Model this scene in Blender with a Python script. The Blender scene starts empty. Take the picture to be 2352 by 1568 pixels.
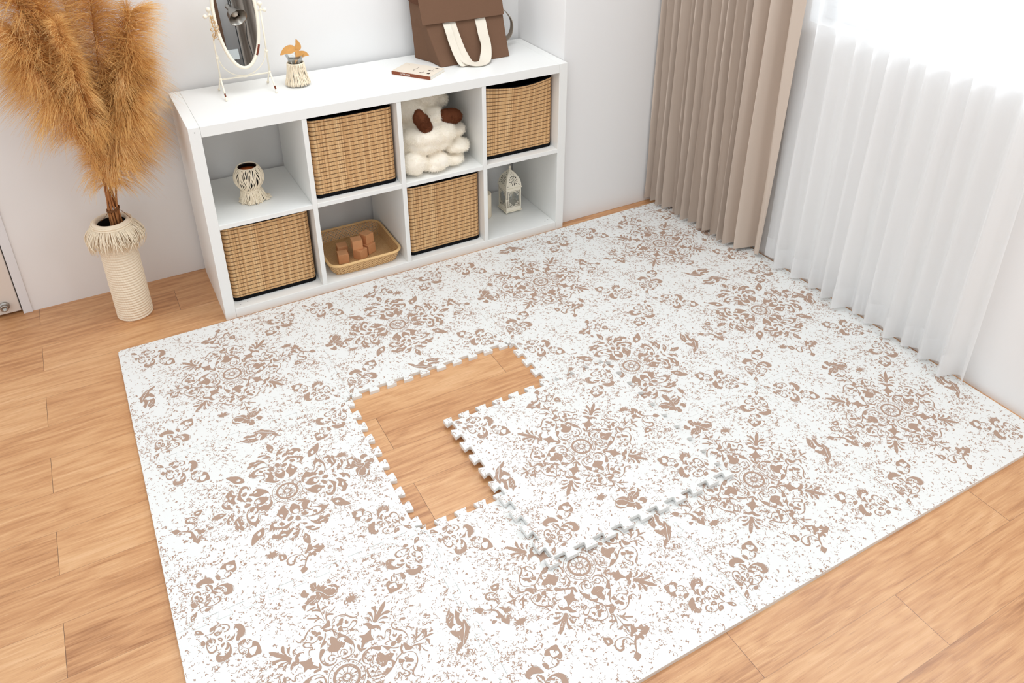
import bpy, bmesh, math, random, json
from mathutils import Vector, Matrix, noise
from mathutils.geometry import tessellate_polygon
random.seed(7)
C = bpy.context.scene.collection
PI = math.pi
R = math.radians

# ------------------------------------------------------------------ helpers
def link(o, parent=None):
    C.objects.link(o)
    if parent: o.parent = parent
    return o
def tag(o, label, cat, group=None):
    o['label'] = label; o['category'] = cat
    if group: o['group'] = group
    return o
def thing(name, label, cat, loc=(0,0,0), rz=0, group=None):
    o = bpy.data.objects.new(name, None); C.objects.link(o)
    o.empty_display_size = .05
    o.location = loc; o.rotation_euler = (0,0,rz)
    return tag(o, label, cat, group)
def struct(o):
    o['kind'] = 'structure'; return o

class MB:
    """collects shapes into one mesh"""
    def __init__(s): s.v=[]; s.f=[]; s.m=[]; s.uv={}; s.sm=[]
    def add(s, vs, fs, mi=0, smooth=False):
        b=len(s.v); s.v+= [tuple(v) for v in vs]
        for f in fs: s.f.append(tuple(b+i for i in f)); s.m.append(mi); s.sm.append(smooth)
        return b
    def box(s, x0,x1,y0,y1,z0,z1, mi=0):
        s.add([(x0,y0,z0),(x1,y0,z0),(x1,y1,z0),(x0,y1,z0),(x0,y0,z1),(x1,y0,z1),(x1,y1,z1),(x0,y1,z1)],
              [(3,2,1,0),(4,5,6,7),(0,1,5,4),(1,2,6,5),(2,3,7,6),(3,0,4,7)],mi)
    def grid(s, nu, nv, fn, cu=False, cv=False, mi=0, smooth=True, uv=None):
        vs=[fn(i,j) for i in range(nu) for j in range(nv)]
        fs=[]
        b=len(s.v)
        for i in range(nu if cu else nu-1):
            for j in range(nv if cv else nv-1):
                a=i*nv+j; c=((i+1)%nu)*nv+j; d=((i+1)%nu)*nv+(j+1)%nv; e=i*nv+(j+1)%nv
                fs.append((a,c,d,e))
        f0=len(s.f)
        s.add(vs,fs,mi,smooth)
        if uv:
            k=f0
            for i in range(nu if cu else nu-1):
                for j in range(nv if cv else nv-1):
                    s.uv[k]=[uv(i,j),uv(i+1,j),uv(i+1,j+1),uv(i,j+1)]; k+=1
    def lathe(s, prof, n=48, c=(0,0), mi=0, smooth=True, close=False):
        m=len(prof)
        s.grid(n,m,lambda i,j:(c[0]+prof[j][0]*math.cos(2*PI*i/n), c[1]+prof[j][0]*math.sin(2*PI*i/n), prof[j][1]),cu=True,cv=close,mi=mi,smooth=smooth)
    def tube(s, pts, r, n=8, mi=0, caps=True):
        pts=[Vector(p) for p in pts]; k=len(pts)
        rs=r if isinstance(r,(list,tuple)) else [r]*k
        b=len(s.v); prev=None; vs=[]
        for i,p in enumerate(pts):
            d=(pts[min(i+1,k-1)]-pts[max(i-1,0)])
            if d.length<1e-9: d=Vector((0,0,1))
            d.normalize()
            if prev is None:
                u=d.orthogonal().normalized()
            else:
                u=prev-d*prev.dot(d)
                u=u.normalized() if u.length>1e-6 else d.orthogonal().normalized()
            prev=u; w=d.cross(u)
            for j in range(n):
                a=2*PI*j/n; vs.append(p+(u*math.cos(a)+w*math.sin(a))*rs[i])
        fs=[]
        for i in range(k-1):
            for j in range(n):
                fs.append((i*n+j,i*n+(j+1)%n,(i+1)*n+(j+1)%n,(i+1)*n+j))
        if caps: fs+= [tuple(range(n-1,-1,-1)), tuple((k-1)*n+j for j in range(n))]
        s.add(vs,fs,mi,True)
    def ball(s, c, r, n=16, m=10, mi=0, sc=(1,1,1)):
        vs=[];fs=[]
        for j in range(m+1):
            t=PI*j/m
            for i in range(n):
                a=2*PI*i/n
                vs.append((c[0]+r*sc[0]*math.sin(t)*math.cos(a),c[1]+r*sc[1]*math.sin(t)*math.sin(a),c[2]+r*sc[2]*math.cos(t)))
        for j in range(m):
            for i in range(n): fs.append((j*n+i,(j+1)*n+i,(j+1)*n+(i+1)%n,j*n+(i+1)%n))
        s.add(vs,fs,mi,True)
    def ribbon(s, pts, w, nrm, mi=0, smooth=True, uvscale=None):
        """flat strip: pts centre line, w widths, nrm list of width directions"""
        vs=[]
        for p,ww,d in zip(pts,w,nrm):
            p=Vector(p);d=Vector(d); vs+= [p-d*ww*.5,p+d*ww*.5]
        s.add(vs,[(2*i,2*i+1,2*i+3,2*i+2) for i in range(len(pts)-1)],mi,smooth)
    def build(s, name, mats, parent=None, weld=False, bevel=0, solid=0, sub=0, seg=2):
        me=bpy.data.meshes.new(name); me.from_pydata(s.v,[],s.f)
        if not isinstance(mats,(list,tuple)): mats=[mats]
        for m in mats: me.materials.append(m)
        me.polygons.foreach_set('material_index',s.m)
        me.polygons.foreach_set('use_smooth',s.sm)
        if s.uv:
            l=me.uv_layers.new(name='UVMap')
            for pi,uvs in s.uv.items():
                p=me.polygons[pi]
                for k,li in enumerate(p.loop_indices): l.data[li].uv=uvs[k]
        if weld:
            bm=bmesh.new(); bm.from_mesh(me); bmesh.ops.remove_doubles(bm,verts=bm.verts,dist=1e-5)
            bmesh.ops.recalc_face_normals(bm,faces=bm.faces); bm.to_mesh(me); bm.free()
        me.update()
        o=bpy.data.objects.new(name,me); link(o,parent)
        if solid:
            md=o.modifiers.new('solid','SOLIDIFY'); md.thickness=solid; md.offset=0
            es=o.modifiers.new('split','EDGE_SPLIT'); es.split_angle=R(50)
        if bevel:
            md=o.modifiers.new('bevel','BEVEL'); md.width=bevel; md.segments=seg; md.limit_method='ANGLE'; md.angle_limit=R(40)
        if sub:
            md=o.modifiers.new('sub','SUBSURF'); md.levels=sub; md.render_levels=sub
        return o
def spline(pts, n=6, closed=False):
    P=[Vector(p) for p in pts]; k=len(P); out=[]
    rng=range(k) if closed else range(k-1)
    for i in rng:
        p0=P[(i-1)%k] if closed or i>0 else P[0]*2-P[1]
        p1=P[i]; p2=P[(i+1)%k]
        p3=P[(i+2)%k] if closed or i+2<k else P[-1]*2-P[-2]
        for j in range(n):
            t=j/n
            out.append(.5*((2*p1)+(p2-p0)*t+(2*p0-5*p1+4*p2-p3)*t*t+(3*p1-p0-3*p2+p3)*t**3))
    if not closed: out.append(P[-1].copy())
    return out
def lerp(a,b,t): return a+(b-a)*t

# ------------------------------------------------------------------ materials
class N:
    def __init__(s,name):
        s.m=bpy.data.materials.new(name); s.m.use_nodes=True
        s.t=s.m.node_tree; s.b=s.t.nodes['Principled BSDF']; s.out=s.t.nodes['Material Output']
    def n(s,typ,ins=None,**kw):
        x=s.t.nodes.new('ShaderNode'+typ)
        for k,v in kw.items(): setattr(x,k,v)
        for k,v in (ins or {}).items(): s.set(x,k,v)
        return x
    def set(s,x,k,v):
        if hasattr(v,'is_linked') or hasattr(v,'links'): s.t.links.new(v,x.inputs[k])
        else: x.inputs[k].default_value=v
    def math(s,op,a,b=0.0,c=0.0,clamp=False):
        x=s.n('Math',{0:a,1:b,2:c},operation=op); x.use_clamp=clamp; return x.outputs[0]
    def mix(s,f,a,b,blend='MIX'):
        x=s.n('Mix',data_type='RGBA',blend_type=blend)
        s.set(x,0,f)
        for i,v in ((6,a),(7,b)):
            if isinstance(v,tuple) and len(v)==3: v=v+(1,)
            s.set(x,i,v)
        return x.outputs[2]
    def ramp(s,f,stops):
        x=s.n('ValToRGB',{0:f}); e=x.color_ramp.elements
        while len(e)<len(stops): e.new(.5)
        for el,(p,c) in zip(e,stops):
            el.position=p; el.color=c if len(c)==4 else tuple(c)+(1,)
        return x.outputs[0]
    def noise(s,vec,scale,detail=2,rough=.5,dist=0):
        x=s.n('TexNoise',{'Scale':scale,'Detail':detail,'Roughness':rough,'Distortion':dist})
        if vec is not None: s.t.links.new(vec,x.inputs['Vector'])
        return x
    def coord(s,k='Object'): return s.n('TexCoord').outputs[k]
    def mapping(s,vec,scale=(1,1,1),loc=(0,0,0),rot=(0,0,0)):
        return s.n('Mapping',{'Vector':vec,'Scale':scale,'Location':loc,'Rotation':rot}).outputs[0]
    def bump(s,h,strength=.3,dist=.002):
        x=s.n('Bump',{'Height':h,'Strength':strength,'Distance':dist}); s.t.links.new(x.outputs[0],s.b.inputs['Normal'])
    def base(s,c,rough=.5,spec=.5):
        if isinstance(c,tuple) and len(c)==3: c=c+(1,)
        s.set(s.b,'Base Color',c); s.b.inputs['Roughness'].default_value=rough
        s.b.inputs['Specular IOR Level'].default_value=spec
        return s
def lin(r,g,b):
    f=lambda c:((c/255+.055)/1.055)**2.4 if c>10 else c/255/12.92
    return (f(r),f(g),f(b))
def plain(name,rgb,rough=.5,spec=.4,var=.0,scale=40,bump=0,metal=0):
    n=N(name)
    c=lin(*rgb)
    if var or bump:
        t=n.noise(n.coord(),scale,3,.6)
        if var:
            n.base(n.mix(t.outputs[0],tuple(x*(1-var) for x in c),tuple(min(1,x*(1+var)) for x in c)),rough,spec)
        else: n.base(c,rough,spec)
        if bump: n.bump(t.outputs[0],bump,.002)
    else: n.base(c,rough,spec)
    n.b.inputs['Metallic'].default_value=metal
    return n.m
M={}
M['wall']=plain('wall_paint',(234,233,232),.85,.2,.01,3,.04)
M['white']=plain('white_foil',(236,236,233),.38,.4,.006,8)
M['door']=plain('door_laminate',(222,212,202),.5,.3,.01,6)
M['trim']=plain('trim_paint',(226,226,228),.6,.3)
M['black']=plain('black_fabric',(18,18,20),.9,.1,.2,300,.3)
M['steel']=plain('brushed_steel',(170,165,158),.3,.5,metal=1)
M['dark']=plain('dark_gap',(30,26,24),.8,.2)  # near-black: shade put into gaps, hollows and holes as colour; also the wick
M['rope']=plain('cotton_rope',(240,224,200),.95,.1,.10,500,.5)
M['fringe']=plain('cotton_fringe',(246,230,206),.95,.1,.12,300,.4)
M['cream']=plain('cream_enamel',(240,232,214),.4,.4,.03,60)
M['rust']=plain('rubbed_rust',(120,62,44),.7,.2,.2,200)
M['gilt']=plain('gilt',(196,158,106),.5,.4,.1,200)
M['plush']=plain('cream_plush',(248,240,226),1.0,.0,.03,90,.6)
M['ear']=plain('brown_plush',(104,62,42),1.0,.0,.15,120,.6)
M['bag']=plain('brown_canvas',(112,84,66),.85,.15,.05,160,.25)
M['bagdark']=plain('brown_lining',(92,62,46),.85,.15,.05,160,.2)
M['strap']=plain('cream_webbing',(228,219,204),.85,.15,.03,500,.4)
M['greystrap']=plain('taupe_webbing',(158,146,132),.8,.2,.03,300,.3)
M['wax']=plain('candle_wax',(240,226,202),.5,.4)
M['block']=plain('beech_block',(224,164,116),.6,.3,.10,30)
M['blackglaze']=plain('black_glaze',(14,16,18),.25,.5)
M['orange']=plain('orange_wax',(214,104,44),.6,.3)
M['paper']=plain('book_paper',(236,232,224),.8,.2,.03,200)
M['cover']=plain('book_cover',(222,210,194),.7,.2,.02,20)
M['spine']=plain('book_spine',(132,70,44),.6,.3,.04,60)
M['ink']=plain('ink',(60,34,30),.8,.1)
M['leafdry']=plain('dried_leaf',(206,152,88),.7,.2,.14,60,.2)
M['stem']=plain('dried_stem',(168,112,68),.8,.2,.25,60,.2)
M['tie']=plain('twine',(120,80,50),.9,.1)
M['cable']=plain('black_cable',(16,16,18),.5,.3)

def foam():
    n=N('printed_foam')
    co=n.coord()
    big=n.noise(n.mapping(co,loc=(3.1,1.7,0)),9,3,.65).outputs[0]
    big=n.math('MULTIPLY',n.math('SUBTRACT',big,.36),3.6,clamp=True)
    def squig(sc,loc,w,lo,hi,cs):
        a=n.noise(n.mapping(co,loc=loc),sc,1.5,.5,.3).outputs[0]
        b=n.noise(n.mapping(co,loc=(loc[1]+2,loc[0],0)),sc*cs,1,.5).outputs[0]
        iso=n.math('LESS_THAN',n.math('ABSOLUTE',n.math('SUBTRACT',a,.5)),w)
        cut=n.math('GREATER_THAN',b,n.math('SUBTRACT',lo,n.math('MULTIPLY',big,lo-hi)))
        return n.math('MULTIPLY',iso,cut)
    m1=squig(112,(0,0,0),.040,.66,.50,.75); m2=squig(80,(5,2,0),.034,.67,.52,.85)
    c=n.noise(n.mapping(co,loc=(1,9,0)),66,4,.75,.35).outputs[0]
    blot=n.math('GREATER_THAN',c,n.math('SUBTRACT',.74,n.math('MULTIPLY',big,.115)))
    mask=n.math('MAXIMUM',n.math('MAXIMUM',m1,m2),blot)
    geo=n.n('NewGeometry'); sep=n.n('SeparateXYZ',{0:geo.outputs['Normal']})
    up=n.math('GREATER_THAN',sep.outputs[2],.9)
    mask=n.math('MULTIPLY',mask,up)
    n.base(n.mix(mask,lin(229,229,226),lin(172,144,127)),.6,.25)
    n.bump(n.noise(co,900,2).outputs[0],.06,.001)
    return n.m
def printm():
    n=N('mat_print'); co=n.coord()
    a=n.noise(co,260,2,.6).outputs[0]
    big=n.noise(co,22,2,.6).outputs[0]
    gap=n.math('GREATER_THAN',a,n.math('ADD',.64,n.math('MULTIPLY',n.math('SUBTRACT',.66,big),.7)))
    can=n.noise(n.mapping(co,scale=(1,1,1)),1400,1,.5).outputs[0]
    c=n.mix(can,lin(166,138,120),lin(178,150,132))
    n.base(n.mix(gap,c,lin(229,229,226)),.6,.25)
    return n.m
M['foam']=foam(); M['print']=printm(); M['foamwhite']=plain('foam_white',(229,229,226),.6,.25)

def floor_mat():
    n=N('oak_planks'); co=n.coord()
    sep=n.n('SeparateXYZ',{0:co}); x,y=sep.outputs[0],sep.outputs[1]
    W=.1533; L=.903
    r=n.math('DIVIDE',n.math('SUBTRACT',.195,y),W)
    row=n.math('FLOOR',r); fr=n.math('FRACT',r)
    odd=n.math('FLOORED_MODULO',row,2.0)
    xs=n.math('DIVIDE',n.math('SUBTRACT',n.math('ADD',x,.252),n.math('MULTIPLY',odd,.467)),L)
    col=n.math('FLOOR',xs); fx=n.math('FRACT',xs)
    # per plank random
    cmb=n.n('CombineXYZ',{0:col,1:row,2:0.0})
    rnd=n.n('TexWhiteNoise',{0:cmb.outputs[0]},noise_dimensions='3D')
    rv=rnd.outputs['Value']; rc=rnd.outputs['Color']
    off=n.n('VectorMath',{0:rc,1:(37.,19.,11.)},operation='MULTIPLY').outputs[0]
    p=n.n('VectorMath',{0:co,1:off},operation='ADD').outputs[0]
    # warp
    wv=n.noise(n.mapping(p,scale=(1.6,9,1)),1.0,3,.55)
    rings=n.math('FRACT',n.math('MULTIPLY',n.math('ADD',wv.outputs[0],n.math('MULTIPLY',fr,.12)),9.0))
    rings=n.math('ABSOLUTE',n.math('SUBTRACT',rings,.5))
    fine=n.noise(n.mapping(p,scale=(9,240,1)),1.0,4,.65).outputs[0]
    fine2=n.noise(n.mapping(p,scale=(3,60,1)),1.0,4,.6).outputs[0]
    broad=n.noise(n.mapping(p,scale=(1.2,6,1)),1.0,2,.5).outputs[0]
    v=n.math('ADD',n.math('MULTIPLY',fine,.30),n.math('MULTIPLY',fine2,.36))
    v=n.math('ADD',v,n.math('MULTIPLY',broad,.22))
    v=n.math('ADD',v,n.math('MULTIPLY',rings,.20))
    v=n.math('ADD',v,n.math('MULTIPLY',n.math('SUBTRACT',rv,.5),.10))
    c=n.ramp(v,[(.30,lin(158,104,62)),(.44,lin(196,142,95)),(.56,lin(212,162,114)),(.72,lin(228,184,140))])
    # dark pore streaks
    pore=n.noise(n.mapping(p,scale=(14,520,1)),1.0,2,.5).outputs[0]
    pm=n.math('GREATER_THAN',pore,.66)
    c=n.mix(n.math('MULTIPLY',pm,.35),c,lin(150,96,58))
    lo=n.math('LESS_THAN',pore,.33)
    c=n.mix(n.math('MULTIPLY',lo,.25),c,lin(236,200,160))
    # knots
    vor=n.n('TexVoronoi',{'Vector':n.mapping(co,scale=(1.3,4.2,1),loc=(.35,.2,0)),'Scale':1.0,'Randomness':1.0})
    kd=n.math('ADD',vor.outputs['Distance'],n.math('MULTIPLY',n.math('SUBTRACT',fine2,.5),.10))
    kn=n.math('SUBTRACT',1.0,n.math('DIVIDE',kd,.11),clamp=True)
    c=n.mix(n.math('MULTIPLY',kn,.75),c,lin(140,84,48))
    # seams
    seam=n.math('LESS_THAN',n.math('MINIMUM',fr,n.math('SUBTRACT',1.0,fr)),.005)
    butt=n.math('LESS_THAN',n.math('MINIMUM',fx,n.math('SUBTRACT',1.0,fx)),.0006)
    c=n.mix(n.math('MULTIPLY',seam,.38),c,lin(96,60,34))
    c=n.mix(n.math('MULTIPLY',butt,.92),c,lin(60,36,22))
    n.base(c,.42,.8)
    rr=n.math('ADD',.30,n.math('MULTIPLY',fine2,.16)); n.set(n.b,'Roughness',rr)
    h=n.math('SUBTRACT',fine,n.math('MULTIPLY',n.math('MAXIMUM',seam,butt),.8))
    n.bump(h,.12,.001)
    return n.m
M['floor']=floor_mat()

def bamboo():
    n=N('woven_bamboo'); uv=n.coord('UV')
    sep=n.n('SeparateXYZ',{0:uv}); u,v=sep.outputs[0],sep.outputs[1]
    su=n.math('DIVIDE',u,.0042); iu=n.math('FLOOR',su); fu=n.math('FRACT',su)
    wn=n.n('TexWhiteNoise',{1:iu},noise_dimensions='1D').outputs['Value']
    grp=n.noise(n.mapping(uv,scale=(26,.5,1)),1.0,3,.7).outputs[0]
    fib=n.noise(n.mapping(uv,scale=(700,14,1)),1.0,3,.6).outputs[0]
    t=n.math('ADD',n.math('MULTIPLY',wn,.38),n.math('ADD',n.math('MULTIPLY',grp,.5),n.math('MULTIPLY',fib,.25)))
    c=n.ramp(t,[(.2,lin(176,130,84)),(.5,lin(212,168,118)),(.72,lin(226,188,138)),(.95,lin(240,212,168))])
    edge=n.math('LESS_THAN',n.math('MINIMUM',fu,n.math('SUBTRACT',1.0,fu)),.10)
    c=n.mix(n.math('MULTIPLY',edge,.45),c,lin(112,72,40))
    sv=n.math('DIVIDE',v,.0163); fv=n.math('FRACT',sv)
    st=n.math('LESS_THAN',n.math('ABSOLUTE',n.math('SUBTRACT',fv,.5)),.085)
    gap=n.math('GREATER_THAN',n.math('ABSOLUTE',n.math('SUBTRACT',fu,.5)),.42)
    c=n.mix(n.math('MULTIPLY',st,n.math('SUBTRACT',.92,n.math('MULTIPLY',gap,.35))),c,lin(70,40,22))
    n.base(c,.6,.25)
    h=n.math('SUBTRACT',n.math('SUBTRACT',1.0,n.math('MULTIPLY',edge,.7)),n.math('MULTIPLY',st,.6))
    n.bump(h,.5,.0012)
    return n.m
M['bamboo']=bamboo()

def rattan(name,holes,scale):
    n=N(name); uv=n.coord('UV')
    a=n.noise(n.mapping(uv,scale=(160,160,1)),1.0,3,.6).outputs[0]
    c=n.mix(a,lin(196,146,92),lin(236,200,148)); n.base(c,.5,.35)
    sep=n.n('SeparateXYZ',{0:uv}); u,v=sep.outputs[0],sep.outputs[1]
    p=n.math('FRACT',n.math('MULTIPLY',n.math('ADD',u,v),scale)); q=n.math('FRACT',n.math('MULTIPLY',n.math('SUBTRACT',u,v),scale))
    hp=n.math('LESS_THAN',n.math('ABSOLUTE',n.math('SUBTRACT',p,.5)),holes); hq=n.math('LESS_THAN',n.math('ABSOLUTE',n.math('SUBTRACT',q,.5)),holes)
    hole=n.math('MULTIPLY',hp,hq)
    n.set(n.b,'Alpha',n.math('SUBTRACT',1.0,hole))
    n.bump(n.math('ADD',n.math('ABSOLUTE',n.math('SUBTRACT',p,.5)),n.math('ABSOLUTE',n.math('SUBTRACT',q,.5))),.6,.002)
    return n.m
M['weave']=rattan('rattan_weave',.25,78.); M['weavefine']=rattan('rattan_floor',.15,95.)
M['rattanrim']=plain('rattan_rim',(226,186,130),.45,.4,.1,60)

def cloth(name,rgb,trans,transl,wsc=900):
    n=N(name); c=lin(*rgb)
    d=n.n('BsdfDiffuse',{'Color':c+(1,)}); t=n.n('BsdfTranslucent',{'Color':c+(1,)})
    co=n.coord()
    wv=n.noise(n.mapping(co,scale=(1,1,.3)),wsc,2,.6).outputs[0]
    bp=n.n('Bump',{'Height':wv,'Strength':.12,'Distance':.001})
    n.t.links.new(bp.outputs[0],d.inputs['Normal'])
    m=n.n('MixShader',{0:transl}); n.t.links.new(d.outputs[0],m.inputs[1]); n.t.links.new(t.outputs[0],m.inputs[2])
    o=m.outputs[0]
    if trans:
        tr=n.n('BsdfTransparent'); m2=n.n('MixShader',{0:trans}); n.t.links.new(o,m2.inputs[1]); n.t.links.new(tr.outputs[0],m2.inputs[2]); o=m2.outputs[0]
    n.t.links.new(o,n.out.inputs['Surface'])
    return n.m
M['beige']=cloth('beige_drape',(206,190,176),0,.06)
M['grey']=cloth('grey_drape',(150,142,134),0,.06)
M['sheer']=cloth('white_voile',(250,250,250),.34,.45)
def pampas_mat():
    n=N('pampas_fibre'); co=n.coord()
    a=n.noise(co,9,3,.6).outputs[0]; b=n.noise(co,160,2,.6).outputs[0]
    t=n.math('ADD',n.math('MULTIPLY',a,.7),n.math('MULTIPLY',b,.3))
    c=n.ramp(t,[(.30,lin(204,152,88)),(.50,lin(230,186,120)),(.68,lin(246,214,160))])
    d=n.n('BsdfDiffuse',{'Color':c}); tl=n.n('BsdfTranslucent',{'Color':c})
    m=n.n('MixShader',{0:.35}); n.t.links.new(d.outputs[0],m.inputs[1]); n.t.links.new(tl.outputs[0],m.inputs[2])
    n.t.links.new(m.outputs[0],n.out.inputs['Surface'])
    return n.m
M['pampas']=pampas_mat()
def fur(name,rgb):
    n=N(name); c=lin(*rgb)
    d=n.n('BsdfDiffuse',{'Color':c+(1,)}); tl=n.n('BsdfTranslucent',{'Color':c+(1,)})
    m=n.n('MixShader',{0:.3}); n.t.links.new(d.outputs[0],m.inputs[1]); n.t.links.new(tl.outputs[0],m.inputs[2])
    n.t.links.new(m.outputs[0],n.out.inputs['Surface']); return n.m
M['fur']=fur('cream_pile',(252,246,234)); M['earfur']=fur('brown_pile',(112,68,46))
def glass():
    n=N('clear_glass')
    t=n.n('BsdfTransparent',{'Color':(.975,.985,.98,1)}); g=n.n('BsdfGlossy',{'Color':(1,1,1,1),'Roughness':.02})
    f=n.n('Fresnel',{'IOR':1.45}); m=n.n('MixShader',{0:n.math('MULTIPLY',f.outputs[0],.8)})
    n.t.links.new(t.outputs[0],m.inputs[1]); n.t.links.new(g.outputs[0],m.inputs[2]); n.t.links.new(m.outputs[0],n.out.inputs['Surface'])
    return n.m
M['glass']=glass()
def mirror():
    n=N('mirror_glass'); n.base((.92,.94,.94),.01); n.b.inputs['Metallic'].default_value=1; return n.m
M['mirror']=mirror()
M['cabgrey']=plain('grey_laminate',(98,98,98),.7,.2,.1,20)
M['cabtop']=plain('pale_laminate',(196,204,206),.5,.3)
M['bulb']=plain('bulb_glass',(225,222,212),.3,.4)
EXPO=-0.05
# ================================================================== setting
WALL_Y=.46; XR=2.445; COL_Y=.077; XC=1.824; TOPZ=.764
b=MB(); b.box(-1.6,2.6,-3.5,.62,-.04,0); struct(b.build('floor',M['floor']))
DX=-.272   # door jamb edge
b=MB(); b.box(DX,XC,WALL_Y,WALL_Y+.1,0,2.5); struct(b.build('wall_back',M['wall']))
b=MB(); b.box(-1.6,DX-.9,WALL_Y,WALL_Y+.1,0,2.5); b.box(DX-.9,DX,WALL_Y,WALL_Y+.1,2.08,2.5); struct(b.build('wall_back_left',M['wall']))
b=MB(); b.box(XC,XR+.12,COL_Y,WALL_Y+.1,0,2.5); struct(b.build('wall_alcove',M['wall'],bevel=.002))
WY0,WY1,WZ0,WZ1=-2.15,-.60,1.005,2.2
b=MB()
b.box(XR,XR+.14,WY1,COL_Y,0,2.5); b.box(XR,XR+.14,-3.45,WY0,0,2.5)
b.box(XR,XR+.14,WY0,WY1,0,WZ0); b.box(XR,XR+.14,WY0,WY1,WZ1,2.5)
struct(b.build('wall_right',M['wall']))
# window: frame, mullion, two panes
w=MB(); 
for (y0,y1,z0,z1) in ((WY0,WY1,WZ0,WZ0+.045),(WY0,WY1,WZ1-.045,WZ1),(WY0,WY0+.045,WZ0+.045,WZ1-.045),(WY1-.045,WY1,WZ0+.045,WZ1-.045),(-1.45,-1.40,WZ0+.045,WZ1-.045)):
    w.box(XR+.085,XR+.125,y0,y1,z0,z1)
win=struct(w.build('window_1',M['trim'],bevel=.003))
for y0,y1 in ((WY0+.045,-1.45),(-1.40,WY1-.045)):
    g=MB(); g.box(XR+.103,XR+.107,y0,y1,WZ0+.045,WZ1-.045); g.build('pane',M['glass'],win)
# door with jamb, dark gap and stopper at its foot
d=MB(); d.box(DX-.86,DX-.036,WALL_Y+.004,WALL_Y+.044,.012,2.04); door=struct(d.build('door_1',M['door'],bevel=.002))
j=MB(); j.box(DX-.031,DX,WALL_Y-.006,WALL_Y+.06,0,2.08); j.box(DX-.90,DX-.031,WALL_Y-.006,WALL_Y+.06,2.048,2.08); struct(j.build('trim_1',M['trim'],bevel=.0015))
k=MB(); k.box(DX-.86,DX-.031,WALL_Y+.05,WALL_Y+.058,0,2.05); struct(k.build('door_gap_shade',M['dark']))  # dark sheet added behind the door, colours the shade of its gap
s=MB()
def yl(prof,cx,cz,mb,n=32,y0=0,mi=0):
    mb.grid(n,len(prof),lambda i,j:(cx+prof[j][0]*math.cos(2*PI*i/n),y0-prof[j][1],cz+prof[j][0]*math.sin(2*PI*i/n)),cu=True,mi=mi)
yl([(.0,.0),(.017,0),(.0175,.004),(.0165,.007),(.012,.008),(.012,.016),(.0135,.018),(.013,.022),(.010,.023),(.0085,.0225),(.0075,.015),(.0,.015)],DX-.083,.047,s,y0=WALL_Y+.004)
s.build('door_stopper',M['steel'],door)

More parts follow.
